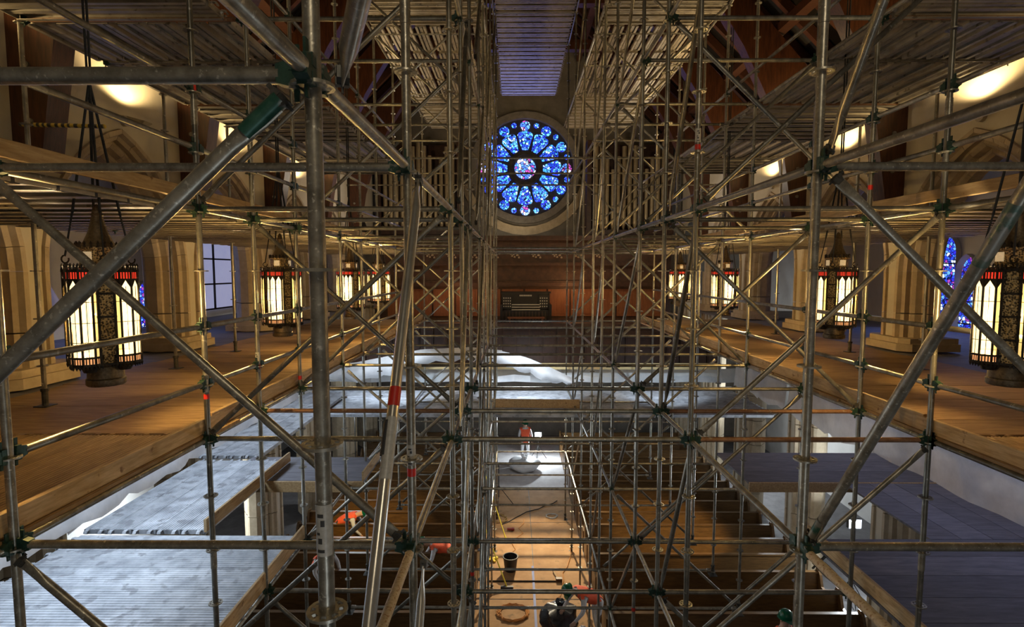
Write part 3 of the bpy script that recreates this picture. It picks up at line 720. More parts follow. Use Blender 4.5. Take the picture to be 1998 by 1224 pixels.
def tube(name, a, b, label, cat, group, m=STEEL, r=R_T, near=None, ends='ledger', flat=False, green=True, trim=.09):
    a, b = Vector(a), Vector(b)
    dmin = min(a.y, b.y)
    if near is None: near = dmin < 7.2
    n = 16 if dmin < 3.2 else (12 if near else 8)
    t = (b-a).normalized(); L = (b-a).length; loc = (a+b)/2
    A, B = a + t*(trim if ends else 0) - loc, b - t*(trim if ends else 0) - loc
    x = MB()
    if flat:       # flattened brace ends
        s = t.cross(Vector((0, 0, 1))); s = s.normalized() if s.length > .1 else Vector((1, 0, 0))
        f = [(r, r), (r, r), (r*1.3, r*.3), (r*1.3, r*.3)]
        pts = [A, A+t*.06, A+t*.17, B-t*.17, B-t*.06, B]; rad = [(r*1.25, r*.28), (r*1.3, r*.3), (r, r), (r, r), (r*1.3, r*.3), (r*1.25, r*.28)]
        x.sweep(pts, rad, n, side=t.cross(s))
    elif ends and not near:
        x.sweep([A-t*.05, A+t*.02, A+t*.03, B-t*.03, B-t*.02, B+t*.05], [.034, .034, r, r, .034, .034], n)
    else: x.sweep([A, B], r, n)
    o = obj(name, x.mesh(name, m), None, loc, label=label, cat=cat, group=group)
    if near and ends:
        for at, dr in ((a, t), (b, -t)):
            hd = put_head(o, at, dr, loc, green and not flat)
            if flat: hd.scale = (.62, .8, .62); hd.name = 'pivot_head'
    return o
ROWN = {0: 'left pier row', 1: 'left deck row', 2: 'left inner row', 3: 'right inner row', 4: 'right deck row', 5: 'right pier row'}
LIFTN = {-5.75: 'lowest lift', -3.65: 'second lift', -1.55: 'lantern deck lift', .56: 'lift above the lanterns', 2.66: 'high lift', 4.76: 'roof lift', 6.86: 'topmost lift'}
def fw(d): return ORD[([1.6] + FR).index(d)]
def sticker(parent, at, ax_r, h, kind):
    """wrap-around label on a vertical tube, at: local centre"""
    x = MB()
    r = ax_r + .0012
    if kind == 'red':
        x.lathe([(r, -h/2), (r, h/2)], 14, at, cap=False); obj('red_band', x.mesh('red_band', REDTAPE), parent); return
    x.lathe([(r, -h/2), (r, h/2)], 10, at, -PI*.95, -PI*.1); o = obj('printed_label', x.mesh('printed_label', WHITEST), parent)
    k = MB(); rr = r + .001
    for j, (wa, wb, hh) in enumerate(((.70, .42, .06), (.66, .50, .11), (.72, .58, .05), (.55, .40, .12), (.68, .44, .07))):
        z0 = -h*.42 + j*h*.17
        k.lathe([(rr, z0), (rr, z0+h*hh)], 3, at, -PI*wa, -PI*wb)
    obj('label_print', k.mesh('label_print', INK), parent, kind='stuff')
def standard(row, d, h0, h1, label, m=None, near=None):
    x = XA[row] if row is not None else 0
    if row == 2 and d < 5: x = -.58
    loc = P(x, d, h0)
    nr = d < 6.0 if near is None else near
    mb = MB(); mb.sweep([(0, 0, 0), (0, 0, h1-h0)], R_T, 20 if d < 3.2 else (14 if nr else 9))
    # spigot joints
    o = obj('scaffold_standard', mb.mesh('scaffold_standard', m or (STEEL_N if d < 3.2 else STEEL)), None, loc, label=label, cat='scaffold standard', group='upright scaffold standards')
    zs = []
    k0 = math.ceil((h0 - (.56-.0))/.525); z = .53 + k0*.525
    while z < h1:
        if z > h0+.05: zs.append(z)
        z += .525
    if nr:
        for z in zs:
            if seen(P(x, d, z-.1), P(x, d, z+.1), 20): obj('rosette', ROS_N, o, (0, 0, z-h0), (0, 0, random.uniform(0, .4)))
        for z in (-2.7, 1.4):
            if h0 < z < h1:
                j = MB(); j.lathe([(R_T, -.1), (R_T+.004, -.1), (R_T+.004, .12), (R_T, .12)], 14, cap=False); obj('spigot_collar', j.mesh('spigot_collar', STEEL_N), o, (0, 0, z-h0))
    else:
        j = MB()
        for z in zs:
            if abs(z) < d*.62: j.lathe([(.024, -.006), (.056, -.006), (.056, .006), (.024, .006)], 8, (0, 0, z-h0), cap=False)
        obj('rosette_set', j.mesh('rosette_set', STEEL, False), o, kind='stuff')
    b = MB(); b.box(-.075, -.075, 0, .075, .075, .01); b.lathe([(.03, .01), (.03, .16), (.04, .17), (.04, .2)], 10); obj('base_plate', b.mesh('base_plate', DKIRON, False), o)
    return o
STD = {}
st = standard(2, 1.6, -3.2, 4.2, 'thick nearest upright tube with a worn label, left of the picture middle')
STD[(2, 1.6)] = st
for row in (1, 2, 3, 4):
    for d in FR:
        top = 8.6 if row in (2, 3) else 5.9
        if row in (1, 4) and d < 4.9 and row == 4: continue
        STD[(row, d)] = standard(row, d, -5.85 if row in (1, 4) and d > 7 else -8.0, top, f'grey upright scaffold tube in the {ROWN[row]}, {fw(d)} frame from the camera')
for row in (0, 5):
    for q, d in enumerate((5.95, 8.3, 10.1, 13.0)):
        standard(row, d, -1.50, 2.66, f'grey prop tube on the lantern deck, {ROWN[row]}, {ORD[q]} from the camera', near=False)
# labels on the nearest uprights
sticker(STD[(2, 1.6)], (0, 0, 3.2-.78), R_T, .16, 'white')
for key, z in (((2, 2.97), -1.02), ((1, 4.93), -1.05), ((3, 4.93), 1.2), ((1, 5.95), -.95)):
    sticker(STD[key], (0, 0, 8+z), R_T, .12, 'white'); sticker(STD[key], (0, 0, 8+z-.10), R_T, .045, 'red')
for key, z in (((1, 4.93), 1.62), ((1, 7.1), -1.4), ((2, 7.1), -4.1), ((3, 7.1), -4.6), ((4, 5.95), .9)):
    sticker(STD[key], (0, 0, EYE + z - STD[key].location.z), R_T, .05, 'red')

def ledger(row, h, d0, d1, m=STEEL, lab=None, green=True):
    x = XA[row]; a, b = P(x, d0, h), P(x, d1, h)
    if not seen(a, b): return
    l = lab or f'grey lengthwise ledger, {ROWN[row]}, {LIFTN[h]}, behind the {fw(d0)} frame'
    return tube('scaffold_ledger', a, b, l, 'scaffold ledger', 'lengthwise scaffold ledgers', m, green=green)
for row in (2, 3):
    for h in LV:
        for a, b in zip(FR, FR[1:]):
            ledger(row, h, a, b)
for row in (1, 4):
    for h in LV[1:6]:
        for a, b in zip(FR, FR[1:]):
            ledger(row, h, a, b)
# nearest lengthwise ledgers
near_l = [(2, .56, 1.6, 2.97, STEEL_N, 'worn pale ledger from the nearest upright back to the second upright, above eye level'),
          (2, -1.55, 1.6, 2.97, SPLAT, 'dusty ledger rising from the bottom edge to the lower node of the left inner row'),
          (2, .56, .15, 1.6, STEEL_N, 'very near pale tube ending at the nearest upright, from the top edge'),
          (3, .56, 1.6, 2.97, STEEL_N, 'near brownish ledger running out of the right edge above eye level'),
          (3, -1.55, 1.6, 2.97, SPLAT, 'beige paint-spattered ledger at the bottom right, below the lower node'),
          (1, -1.55, 1.6, 2.97, STEEL, 'near ledger along the left deck edge at the bottom left corner'),
          (4, -1.55, 2.97, 4.93, STEEL, 'ledger along the right deck edge leaving the right side of the picture')]
for r_, h, a, b, m, l in near_l: tube('scaffold_ledger', P(XA[r_], a, h), P(XA[r_], b, h), l, 'scaffold ledger', 'lengthwise scaffold ledgers', m)
def transom(r0, r1, d, h, m=STEEL, lab=None):
    a, b = P(XA[r0], d, h), P(XA[r1], d, h)
    if not seen(a, b): return
    where = {(0, 1): 'over the left decks', (1, 2): 'in the left bay', (2, 3): 'across the centre aisle', (3, 4): 'in the right bay', (4, 5): 'over the right decks'}[(r0, r1)]
    l = lab or f'grey cross tube {where}, {LIFTN[h]}, {fw(d)} frame back'
    return tube('scaffold_transom', a, b, l, 'scaffold transom', 'crosswise scaffold transoms', m)
for d in FR:
    for r0, r1 in ((1, 2), (3, 4)):
        for h in (-5.75, -3.65, -1.55, .56, 2.66):
            m = STEEL
            if d == 4.93 and h == -1.55 and r0 == 3: m = RUSTY
            if d == 5.95 and h == -1.55: m = RUSTY
            if d == 2.97: m = STEEL_N
            transom(r0, r1, d, h, m)
        if d > 8: transom(r0, r1, d, 4.76)
    for r0, r1 in ((0, 1), (4, 5)):
        for h in (.56, 2.66): transom(r0, r1, d, h, RUSTY if (d in (5.95, 8.9) and h > 1) else STEEL)
    if d > 4: 
        transom(2, 3, d, -1.55); transom(2, 3, d, -3.65)
        if d > 8: transom(2, 3, d, 6.86); transom(2, 3, d, -5.75)
        if d > 12: transom(2, 3, d, .56); transom(2, 3, d, 2.66)
tube('scaffold_transom', P(XA[1], 1.6, .56), P(-.58, 1.6, .56), 'thick nearest cross tube at the upper left, ending at the nearest upright', 'scaffold transom', 'crosswise scaffold transoms', STEEL_N)
# guard rails along the deck edges
for s in (-1, 1):
    row = 1 if s < 0 else 4; x = XA[row]
    for h, w1 in ((-1.03, 'lower rail of the lantern deck'), (-.50, 'upper rail of the lantern deck'), (1.10, 'lower rail of the deck above the lanterns'), (1.63, 'upper rail of the deck above the lanterns'), (3.2, 'lower rail of the high deck')):
        sp = [1.4, 2.97, 4.93, 5.95, 7.1, 8.9, 11.3, 15.0] if h < 2 else [4.93, 7.1, 10.1, 13.0]
        for q, (a, b) in enumerate(zip(sp, sp[1:])):
            if seen(P(x, a, h), P(x, b, h)): tube('guard_rail', P(x, a, h), P(x, b, h), f'grey guard rail, {w1}, {SIDE[s]} side, {ORD[q]} length back', 'guard rail', 'guard rails along the deck edges')
    for h, w1 in ((1.10, 'lower'), (-.5, 'middle')):
        pass
# braces
def brace(a, b, label, m=STEEL, near=None):
    if not seen(a, b): return
    return tube('scaffold_brace', a, b, label, 'scaffold brace', 'diagonal scaffold braces', m, flat=True, trim=.05, near=near)
for i, d in enumerate(FR):
    for r0, r1, nm in ((1, 2, 'left'), (3, 4, 'right')):
        for j, (h0, h1) in enumerate(zip(LV, LV[1:6])):
            if h0 >= 2.6 and d < 8.9: continue
            if h0 >= .5 and i % 2 and nm == 'left' and d < 8: pass
            xa, xb = XA[r0]+.05, XA[r1]-.05
            hi, lo = (h1-.05, h0+.06)
            a, b = (P(xa, d-.05, hi), P(xb, d-.05, lo)) if i % 2 == 0 else (P(xb, d-.05, hi), P(xa, d-.05, lo))
            m = STEEL_N if d < 3 else STEEL
            if d == 2.97 and h0 == -1.55 and nm == 'right': m = BRIGHT if False else STEEL_N
            brace(a, b, f'grey diagonal brace, {nm} bay, {fw(d)} frame back, rising from the {LIFTN[h0]}', m)
def paint_end(o, a, b, L0, L1, m=None):
    t = (Vector(b)-Vector(a)).normalized(); x_ = MB(); c = Vector(a) - Vector(o.location)
    x_.sweep([c+t*L0, c+t*L1], R_T+.0012, 16, cap=False); obj('painted_end', x_.mesh('painted_end', m or GREENP), o)
TEALP = mat('scuffed_teal_paint', (.04, .12, .09), (.22, .25, .21), .4, .4, 16, .1, spots=((.33, .32, .28), 18, .5))
GREENP = mat('worn_green_paint', (.012, .075, .05), (.05, .14, .10), .4, .3, 22, .1, spots=((.24, .23, .19), 9, .49))
ab = P(-.63, 1.55, .50), P(XA[1]+.05, 1.55, -1.48)
paint_end(brace(*ab, 'long nearest diagonal brace with a green upper end, falling to the left edge', STEEL_N), *ab, .03, .17)
bays = [(1.6, 2.97), (4.93, 5.95), (7.1, 8.9), (10.1, 11.3), (13.0, 15.0)]
for row, off, nm in ((2, .07, 'left inner row'), (3, .03, 'right inner row')):
    for (d0, d1) in bays:
        for h0, h1 in zip(LV, LV[1:]):
            x = XA[row] + off
            a, b = (P(x, d1-.03, h1-.05), P(x, d0+.03, h0+.05)) if row == 2 else (P(x, d0+.03, h1-.05), P(x, d1-.03, h0+.05))
            lab = f'steep lengthwise brace, {nm}, behind the {fw(d0)} frame, above the {LIFTN[h0]}'
            m = STEEL
            if row == 2 and d0 == 1.6:
                m = BRIGHT
                if h0 > 0: continue
            if row == 3 and d0 == 1.6: m = STEEL_N
            o = brace(a, b, lab, m)
            if o and row == 3 and d0 == 1.6 and h0 == -1.55: paint_end(o, a, b, .34, .58, TEALP); paint_end(o, b, a, .05, .2)
            if o and row == 2 and d0 == 1.6 and h0 == -1.55:
                o['label'] = 'bright new aluminium brace with a red band, leaning beside the second upright'
                t = (Vector(b)-Vector(a)).normalized(); L = (Vector(b)-Vector(a)).length
                for f0, f1, mm, nn in ((.50, .535, REDTAPE, 'red_band'), (.555, .66, WHITEST, 'printed_label'), (.56, .62, INK, 'label_print')):
                    x_ = MB(); x_.sweep([t*(L*(f0-.5)), t*(L*(f1-.5))], R_T + (.0012 if nn != 'label_print' else .002), 14, cap=False)
                    if nn == 'label_print': x_ = MB(); x_.sweep([t*(L*(f0-.5)) + Vector((-.012, -.004, 0)), t*(L*(f1-.5)) + Vector((-.012, -.004, 0))], R_T - .004, 12, cap=False)
                    obj(nn, x_.mesh(nn, mm), o)
tube('scaffold_brace', P(-.486, 1.56, .53), P(-.10, .66, .64), 'thick near tube with a flattened green end, right of the nearest upright at the top', 'scaffold brace', 'diagonal scaffold braces', STEEL_N, flat=True, trim=.02)
tube('striped_barrier_pole', P(-5.9, 6.6, 1.75), P(-4.6, 6.2, 1.62), 'black and yellow striped pole beside the timber post upper left', 'pole', None, mat('black_yellow_stripes', (.02, .02, .02), (.75, .55, .08), .5, 0, 3.2, kind='wave', stretch=(1, 0, 0)), ends=None)

# ================================================================ LANTERNS
def build_lantern(label):
    t = thing('hanging_lantern', (0, 0, 0), label, 'lantern', 'hanging church lanterns')
    m = MB()
    m.lathe([(.0, -.03), (.118, -.03), (.128, -.018), (.128, .02), (.118, .03), (.118, .115), (.14, .125), (.17, .15), (0, .152)], 24); obj('bottom_drum', m.mesh('bottom_drum', BRONZED), t)
    m = MB()
    for k in range(8):
        a = k*PI/4 + PI/8
    pts = []
    c = []
    for k in range(4):
        a = k*PI/2 + PI/4
        u, v = Vector((math.cos(a), math.sin(a), 0)), Vector((-math.sin(a), math.cos(a), 0))
        M = Matrix(((u.x, v.x, 0, 0), (u.y, v.y, 0, 0), (0, 0, 1, 0), (0, 0, 0, 1)))
        x = MB(); x.box(.175, -.045, .15, .19, .045, .84, M); o = obj('pierced_panel', x.mesh('pierced_panel', BRONZE, False), t)
        x = MB()
        for s in (-1, 1): x.box(.17, s*.05-.008, .14, .205, s*.05+.008, .86, M)
        for z in (.15, .33, .5, .67, .84): x.box(.168, -.06, z-.008, .196, .06, z+.008, M)
        obj('panel_frame', x.mesh('panel_frame', IRON, False), o)
    # glazed bays: frame, panes, red band, crest
    NF = 5; rad = .112; ctr = .15
    angs = [math.radians(-95 + 190*k/NF) for k in range(NF+1)]
    cor = [Vector((ctr + rad*math.cos(a), rad*math.sin(a), 0)) for a in angs]
    fr = MB()
    for p in cor: fr.sweep([p+Vector((0, 0, .16)), p+Vector((0, 0, .85))], .008, 6)
    for z0, z1, g in ((.145, .162, .006), (.20, .215, .006), (.765, .778, .008), (.825, .845, .010)):
        for a, b in zip(cor, cor[1:]):
            n = ((a+b)/2 - Vector((ctr, 0, 0))).normalized()*g
            fr.add([a+Vector((0,0,z0)), b+Vector((0,0,z0)), b+Vector((0,0,z1)), a+Vector((0,0,z1)), a+n+Vector((0,0,z0)), b+n+Vector((0,0,z0)), b+n+Vector((0,0,z1)), a+n+Vector((0,0,z1))], [(4,5,6,7),(0,3,2,1),(0,1,5,4),(3,7,6,2)])
    for a, b in zip(cor, cor[1:]):
        for f in (.25, .5, .75):
            p = a.lerp(b, f)*1.0; n = ((a+b)/2 - Vector((ctr, 0, 0))).normalized()*.004; p = p+n
            w2 = (b-a).normalized()*.004
            for z0, z1 in ((.162, .20), (.778, .825)): fr.add([p-w2+Vector((0,0,z0)), p+w2+Vector((0,0,z0)), p+w2+Vector((0,0,z1)), p-w2+Vector((0,0,z1))], [(0,1,2,3)])
        for z in (.32, .46, .61): 
            p0, p1 = a+(b-a)*.0, b; n = ((a+b)/2 - Vector((ctr, 0, 0))).normalized()*.003
            fr.sweep([p0+n+Vector((0,0,z)), p1+n+Vector((0,0,z))], .0022, 4)
        fr.sweep([a.lerp(b, .5)+n+Vector((0,0,.215)), a.lerp(b, .5)+n+Vector((0,0,.72))], .0025, 4)
        for f in (0, .33, .66):
            p = a.lerp(b, f); fr.lathe([(.010, .845), (.006, .862), (.010, .872), (.0, .892)], 5, p)
            fr.lathe([(.010, .145), (.007, .130), (.0, .115)], 5, p)
    # pointed heads between the mullions
    for a, b in zip(cor, cor[1:]):
        n = ((a+b)/2 - Vector((ctr, 0, 0))).normalized()*.003
        for s0, s1 in ((a, b), (b, a)):
            fr.add([s0+n+Vector((0,0,.765)), s0.lerp(s1, .5)+n+Vector((0,0,.765)), s0.lerp(s1, .35)+n+Vector((0,0,.745)), s0.lerp(s1, .12)+n+Vector((0,0,.715)), s0+n+Vector((0,0,.68))], [(0,1,2,3,4)])
    # lower bracket
    fr.lathe([(0, .085), (.04, .09), (.05, .115), (.085, .13), (.112, .15), (0, .15)], 10, (ctr, 0, 0), cap=False)
    frm = fr.mesh('glazed_bay', IRON, False)
    def pane(k, z0, z1, m, inset=.006, name='glass_pane'):
        a, b = cor[k], cor[k+1]; n = -((a+b)/2 - Vector((ctr, 0, 0))).normalized()*inset
        x = MB(); x.add([a+n+Vector((0,0,z0)), b+n+Vector((0,0,z0)), b+n+Vector((0,0,z1)), a+n+Vector((0,0,z1))], [(0,1,2,3)]); return x.mesh(name, m, False)
    panes = [pane(k, .215, .765, GLOWY if k in (0, NF-1) else GLOW) for k in range(NF)]
    reds = [pane(k, .778, .825, REDG, .004, 'red_glass') for k in range(NF)]; ivs = [pane(k, .162, .20, IVORYG, .004, 'orange_glass') for k in range(NF)]
    for q in range(4):
        o = obj('glazed_bay', frm, t, rot=(0, 0, q*PI/2))
        for me in panes: obj('glass_pane', me, o)
        for me in reds: obj('red_glass', me, o)
        for me in ivs: obj('orange_glass', me, o)
    m = MB(); m.lathe([(.13, .842), (.20, .845), (.20, .853), (.14, .865)], 16); obj('roof_plate', m.mesh('roof_plate', IRON, False), t)
    m = MB(); m.lathe([(.135, .86), (.135, .885), (.125, .89), (.125, .985), (.14, .99), (.14, 1.01)], 8, a0=PI/8, a1=2*PI+PI/8); obj('upper_drum', m.mesh('upper_drum', BRONZE, False), t)
    m = MB()
    for k in range(4):
        a = k*PI/2 + PI/8*0; M = Matrix.Rotation(a, 4, 'Z'); m.box(.117, -.035, .905, .1225, .035, .975, M)
    obj('drum_glass', m.mesh('drum_glass', DRUMG, False), t)
    m = MB()
    for k in range(20):
        a = 2*PI*k/20; m.lathe([(.011, 1.005), (.007, 1.025), (.011, 1.035), (0, 1.055)], 5, (.135*math.cos(a), .135*math.sin(a), 0))
    obj('crest', m.mesh('crest', IRON, False), t, kind='stuff')
    m = MB(); m.lathe([(.125, 1.01), (.095, 1.05), (.065, 1.12), (.045, 1.2), (.036, 1.24), (.042, 1.25), (.034, 1.26), (.026, 1.30), (.012, 1.325), (0, 1.335)], 14); obj('spire', m.mesh('spire', BRONZED), t)
    return t
LAN = [(-3.12, 4.08), (-3.10, 7.2), (-3.12, 10.3), (-3.16, 12.6), (3.74, 4.10), (4.12, 7.0), (4.10, 10.65), (4.08, 13.5)]
proto = build_lantern('big hanging lantern of amber glass, nearest on the left')
lnm = ['nearest on the left', 'second on the left', 'third on the left', 'farthest on the left', 'nearest at the right edge', 'second on the right', 'third on the right', 'farthest on the right']
for i, (x, d) in enumerate(LAN):
    p = P(x, d, -.83)
    o = proto if i == 0 else copy_tree(proto)
    o.location = p; o['label'] = f'lit amber glass lantern with red bands and a spire, {lnm[i]}'
    lamp('POINT', 'lantern_glow', p + Vector((0, 0, .48)), 185, (1.0, .78, .47), .05)
    # lifting straps
    t = thing('lifting_sling', p + Vector((0, 0, .86)), f'black lifting sling with hooks holding up the lantern {lnm[i]}', 'sling', 'black lantern slings')
    sp = Vector((0, 0, 1.36))
    m = MB()
    for s in (-1, 1): m.sweep([sp + Vector((s*.012, 0, 0)), sp + Vector((s*.02, 0, 3.2))], [(.010, .006)]*2, 6)
    obj('strap', m.mesh('strap', BLACK), t)
    if i in (0, 1, 4, 5):
        for k in range(4):
            a = k*PI/2 + PI/4; e = Vector((.20*math.cos(a), .20*math.sin(a), .02)); mid = e.lerp(sp, .28)
            m = MB(); m.sweep([mid, sp], [(.011, .007)]*2, 6); m.sweep([e + Vector((0, 0, .06)), mid], .007, 5); lg = obj('sling_leg', m.mesh('sling_leg', BLACK), t)
            m = MB(); m.sweep([e + Vector((.028*math.cos(b), 0, .04+.028*math.sin(b))) for b in [PI*.5 + 1.6*PI*j/9 for j in range(10)]], .006, 5); obj('hook', m.mesh('hook', IRON), lg)
    else:
        m = MB()
        for k in range(4):
            a = k*PI/2 + PI/4; m.sweep([Vector((.2*math.cos(a), .2*math.sin(a), .02)), sp], .009, 5)
        obj('sling_legs', m.mesh('sling_legs', BLACK), t, kind='stuff')

# ================================================================ WALL UPLIGHTS
for s, x in ((-1, XL), (1, XR)):
    for q in range(4):
        d = (PIERS[q+1]+PIERS[q+2])/2 + (.1 if s < 0 else -.1)
        t = thing('wall_uplight', P(x, d, 2.45), f'small cream wall uplight above the arch, {SIDE[s]} wall, {ORD[q]} from the camera', 'wall light', 'wall uplights above the arches')
        m = MB(); m.sweep([(0, 0, 0), (-s*.06, 0, 0)], [.09, .085], 12); obj('wall_rose', m.mesh('wall_rose', FIXT), t)
        m = MB(); m.sweep([(-s*.05, 0, 0), (-s*.2, 0, .02)], .018, 8); obj('arm', m.mesh('arm', FIXT), t)
        m = MB()
        m.add([(-s*.15, -.13, .05), (-s*.15, .13, .05), (-s*.42, .10, -.02), (-s*.42, -.10, -.02), (-s*.17, -.11, -.02), (-s*.17, .11, -.02), (-s*.36, .08, -.07), (-s*.36, -.08, -.07)], [(4, 5, 6, 7), (0, 1, 5, 4), (1, 2, 6, 5), (2, 3, 7, 6), (3, 0, 4, 7)])
        obj('shade', m.mesh('shade', FIXT, False), t)
        lamp('SPOT', 'uplight_glow', P(x + .32*(1 if s < 0 else -1), d, 2.53), 120, (1.0, .70, .32), .04, aim=P(x + (.32+.75)*(1 if s < 0 else -1), d, 4.6), spot=2.72, blend=.4)

# ================================================================ NAVE FLOOR: pews, papered aisle
AX0, AX1 = -.95, 1.95
pf = struct('floor_aisle', None); pf.location = (0, 0, 0)
q = 0
for k in range(7):
    for j in range(2):
        x0, x1 = AX0 + j*(AX1-AX0)/2, AX0 + (j+1)*(AX1-AX0)/2
        m = MB(); d0 = 10.0 + k*1.36; n = 6
        vs = [(x0+.01 + (x1-x0-.02)*i/n, d0 + (1.33)*jj/n, .006 + .008*random.random()) for jj in range(n+1) for i in range(n+1)]
        m.add(vs, [(jj*(n+1)+i, jj*(n+1)+i+1, (jj+1)*(n+1)+i+1, (jj+1)*(n+1)+i) for jj in range(n) for i in range(n)])
        obj('paper_sheet', m.mesh('paper_sheet', PAPER), pf)
m = MB(); n = 10
vs = [(-1.1 + 3.2*i/n, 19.5 + 5.5*j/n, .01 + .03*random.random()) for j in range(n+1) for i in range(n+1)]
m.add(vs, [(j*(n+1)+i, j*(n+1)+i+1, (j+1)*(n+1)+i+1, (j+1)*(n+1)+i) for j in range(n) for i in range(n)])
obj('dust_sheet', m.mesh('dust_sheet', DUSTSHEET), label='white dust sheet over the aisle floor under the gallery', cat='dust sheet')
def pew(x0, x1, label):
    L = x1-x0; t = thing('church_pew', (x0, 0, 0), label, 'pew', 'oak pews facing the camera')
    m = MB(); m.box(.06, -.42, .42, L-.06, .02, .46); obj('seat', m.mesh('seat', PEWWOOD, False), t)
    m = MB(); m.prism([(.0, .46), (.03, .46), (.10, .92), (.07, .92)], 'x', .06, L-.06); m.box(.06, .04, .90, L-.06, .13, .94); obj('backrest', m.mesh('backrest', PEWWOOD, False), t)
    m = MB(); m.box(.06, .05, .60, L-.06, .19, .62); m.box(.06, -.02, 0, L-.06, .0, .42); obj('book_ledge', m.mesh('book_ledge', PEWWOOD, False), t)
    em = MB(); em.prism([(-.44, 0), (.16, 0), (.18, .88), (.14, 1.0), (.05, 1.0), (-.02, .9), (-.10, .66), (-.42, .6)], 'x', 0, .06); em = em.mesh('pew_end', PEWWOOD, False)
    obj('pew_end', em, t); obj('pew_end', em, t, (L-.06, 0, 0))
    return t
pl = pew(-6.1, AX0, 'x'); pr = pew(AX1, 7.2, 'x')
for k in range(17):
    d = 10.7 + .79*k
    a = pl if k == 0 else copy_tree(pl); b = pr if k == 0 else copy_tree(pr)
    a.location.y = d; b.location.y = d
    a['label'] = f'oak pew left of the papered aisle, {ORD[k]} row from the camera'; b['label'] = f'oak pew right of the papered aisle, {ORD[k]} row from the camera'
# blue tape
m = MB(); m.box(.45, 10.5, .016, .51, 14.2, .019); obj('tape_strip', m.mesh('tape_strip', BLUETAPE, False), label='strip of blue tape along the brown floor paper', cat='tape')
# cables
def cable(name, label, pts, m, r=.012, cat='cable', grp=None):
    x = MB(); x.sweep(pts, r, 5); return obj(name, x.mesh(name, m), label=label, cat=cat, group=grp)
def coil(cx, cy, r, turns, seed, rr=.012):
    rd = random.Random(seed); out = []
    for k in range(turns*14):
        a = 2*PI*k/14; q = r*(.75 + .3*rd.random()); out.append(Vector((cx + q*math.cos(a), cy + q*math.sin(a)*.9, .022 + .004*(k//14) + .012*rd.random())))
    return out
cable('extension_cord', 'tangled heap of orange extension cord on the floor paper', coil(-.05, 12.15, .38, 7, 3), CORDO, cat='cord')
cable('extension_cord', 'coil of yellow-brown cord beside the tripod stand', coil(-.55, 17.0, .33, 5, 4), mat('tan_cable', (.42, .26, .08), rough=.6), cat='cord')
cable('cable_coil', 'small coil of white cable on the brown paper', coil(1.2, 17.2, .2, 4, 5), WHITEST, cat='cable')
def wander(p, q, n, seed, amp=.12):
    rd = random.Random(seed); p, q = Vector(p), Vector(q)
    return [p.lerp(q, k/n) + Vector((rd.uniform(-amp, amp), 0, 0)) for k in range(n+1)]
cable('floor_cable', 'black cable running along the left pew ends', wander((-.75, 11, .03), (-.8, 17.5, .03), 14, 1), CORDB)
cable('floor_cable', 'thin brown cable snaking up the right side of the paper', wander((.7, 11.5, .03), (1.75, 15.5, .03), 12, 2), CORDO, .009)
cable('floor_cable', 'dark cable crossing the paper near the tripod stand', wander((-.5, 16.6, .03), (1.5, 18.4, .03), 8, 6), CORDB, .015)
cable('floor_cable', 'thin red-brown cable crossing the middle of the paper', wander((-.2, 14.1, .03), (.3, 17.0, .03), 9, 8), CORDO, .008)
cable('metal_rod', 'thin black rod lying across the paper by the bucket', [Vector((-.72, 13.45, .03)), Vector((1.1, 13.45, .03))], CORDB, .018, 'rod')
# bucket
t = thing('bucket', (-.12, 14.0, .015), 'black plastic bucket standing on the papered aisle', 'bucket')
m = MB(); m.lathe([(0, 0), (.15, 0), (.195, .36), (.21, .36), (.21, .385), (.185, .385), (.14, .03), (0, .03)], 18); obj('pail', m.mesh('pail', BUCKETM), t)
m = MB(); m.sweep([Vector((.2*math.cos(a), -.03 - .1*math.sin(a), .36 - .05*math.sin(a))) for a in [PI*k/10 for k in range(11)]], .006, 5); obj('handle', m.mesh('handle', STEEL), t)
# bin liner bag
def blob(r, h, seed, n=28, m_=16):
    rd = random.Random(seed); x = MB(); ph = [(rd.uniform(0, 6.28), rd.randint(2, 7), rd.uniform(.03, .10)) for _ in range(5)]
    prof = [(.001, 0)] + [(r*(math.sin(PI*(.14+.76*k/m_))**.7) if k < m_-2 else r*.16, h*(k/m_)**.9) for k in range(m_)] + [(r*.24, h*1.12), (.001, h*1.1)]
    x.lathe(prof, n, cap=False); out = []
    for px, py, pz in x.v:
        a = math.atan2(py, px); f = 1 + sum(am*math.sin(k*a + p0 + pz*6/h) for p0, k, am in ph) + rd.uniform(-.03, .03)
        out.append((px*f, py*f, max(0, pz + .02*h*math.sin(5*a + 9*pz/h))))
    x.v = out; return x
obj('rubbish_bag', blob(.42, .62, 2).mesh('rubbish_bag', BAGM), None, (1.0, 11.55, .015), label='black rubbish bag tied at the top on the papered aisle', cat='rubbish bag')
obj('rubbish_bag', blob(.26, .4, 5).mesh('rubbish_bag', SHEET), None, (1.45, 11.0, .015), label='white plastic bag slumped by the right pew end', cat='rubbish bag')
obj('cloth_bundle', blob(.62, .55, 8).mesh('cloth_bundle', SHEET), None, (.38, 21.3, .03), label='white cloth bundle on the dust sheet under the gallery', cat='cloth')
# tripod stand
t = thing('tripod_stand', (-.55, 17.9, .015), 'thin black tripod stand on the papered aisle by the left pews', 'tripod stand')
m = MB(); m.sweep([(0, 0, .35), (0, 0, 1.5)], .018, 8); obj('pole', m.mesh('pole', CORDB), t)
for k in range(3):
    a = k*2*PI/3 + .5; m = MB(); m.sweep([(0, 0, .75), (.55*math.cos(a), .55*math.sin(a), 0)], .012, 6); obj('leg', m.mesh('leg', CORDB), t)
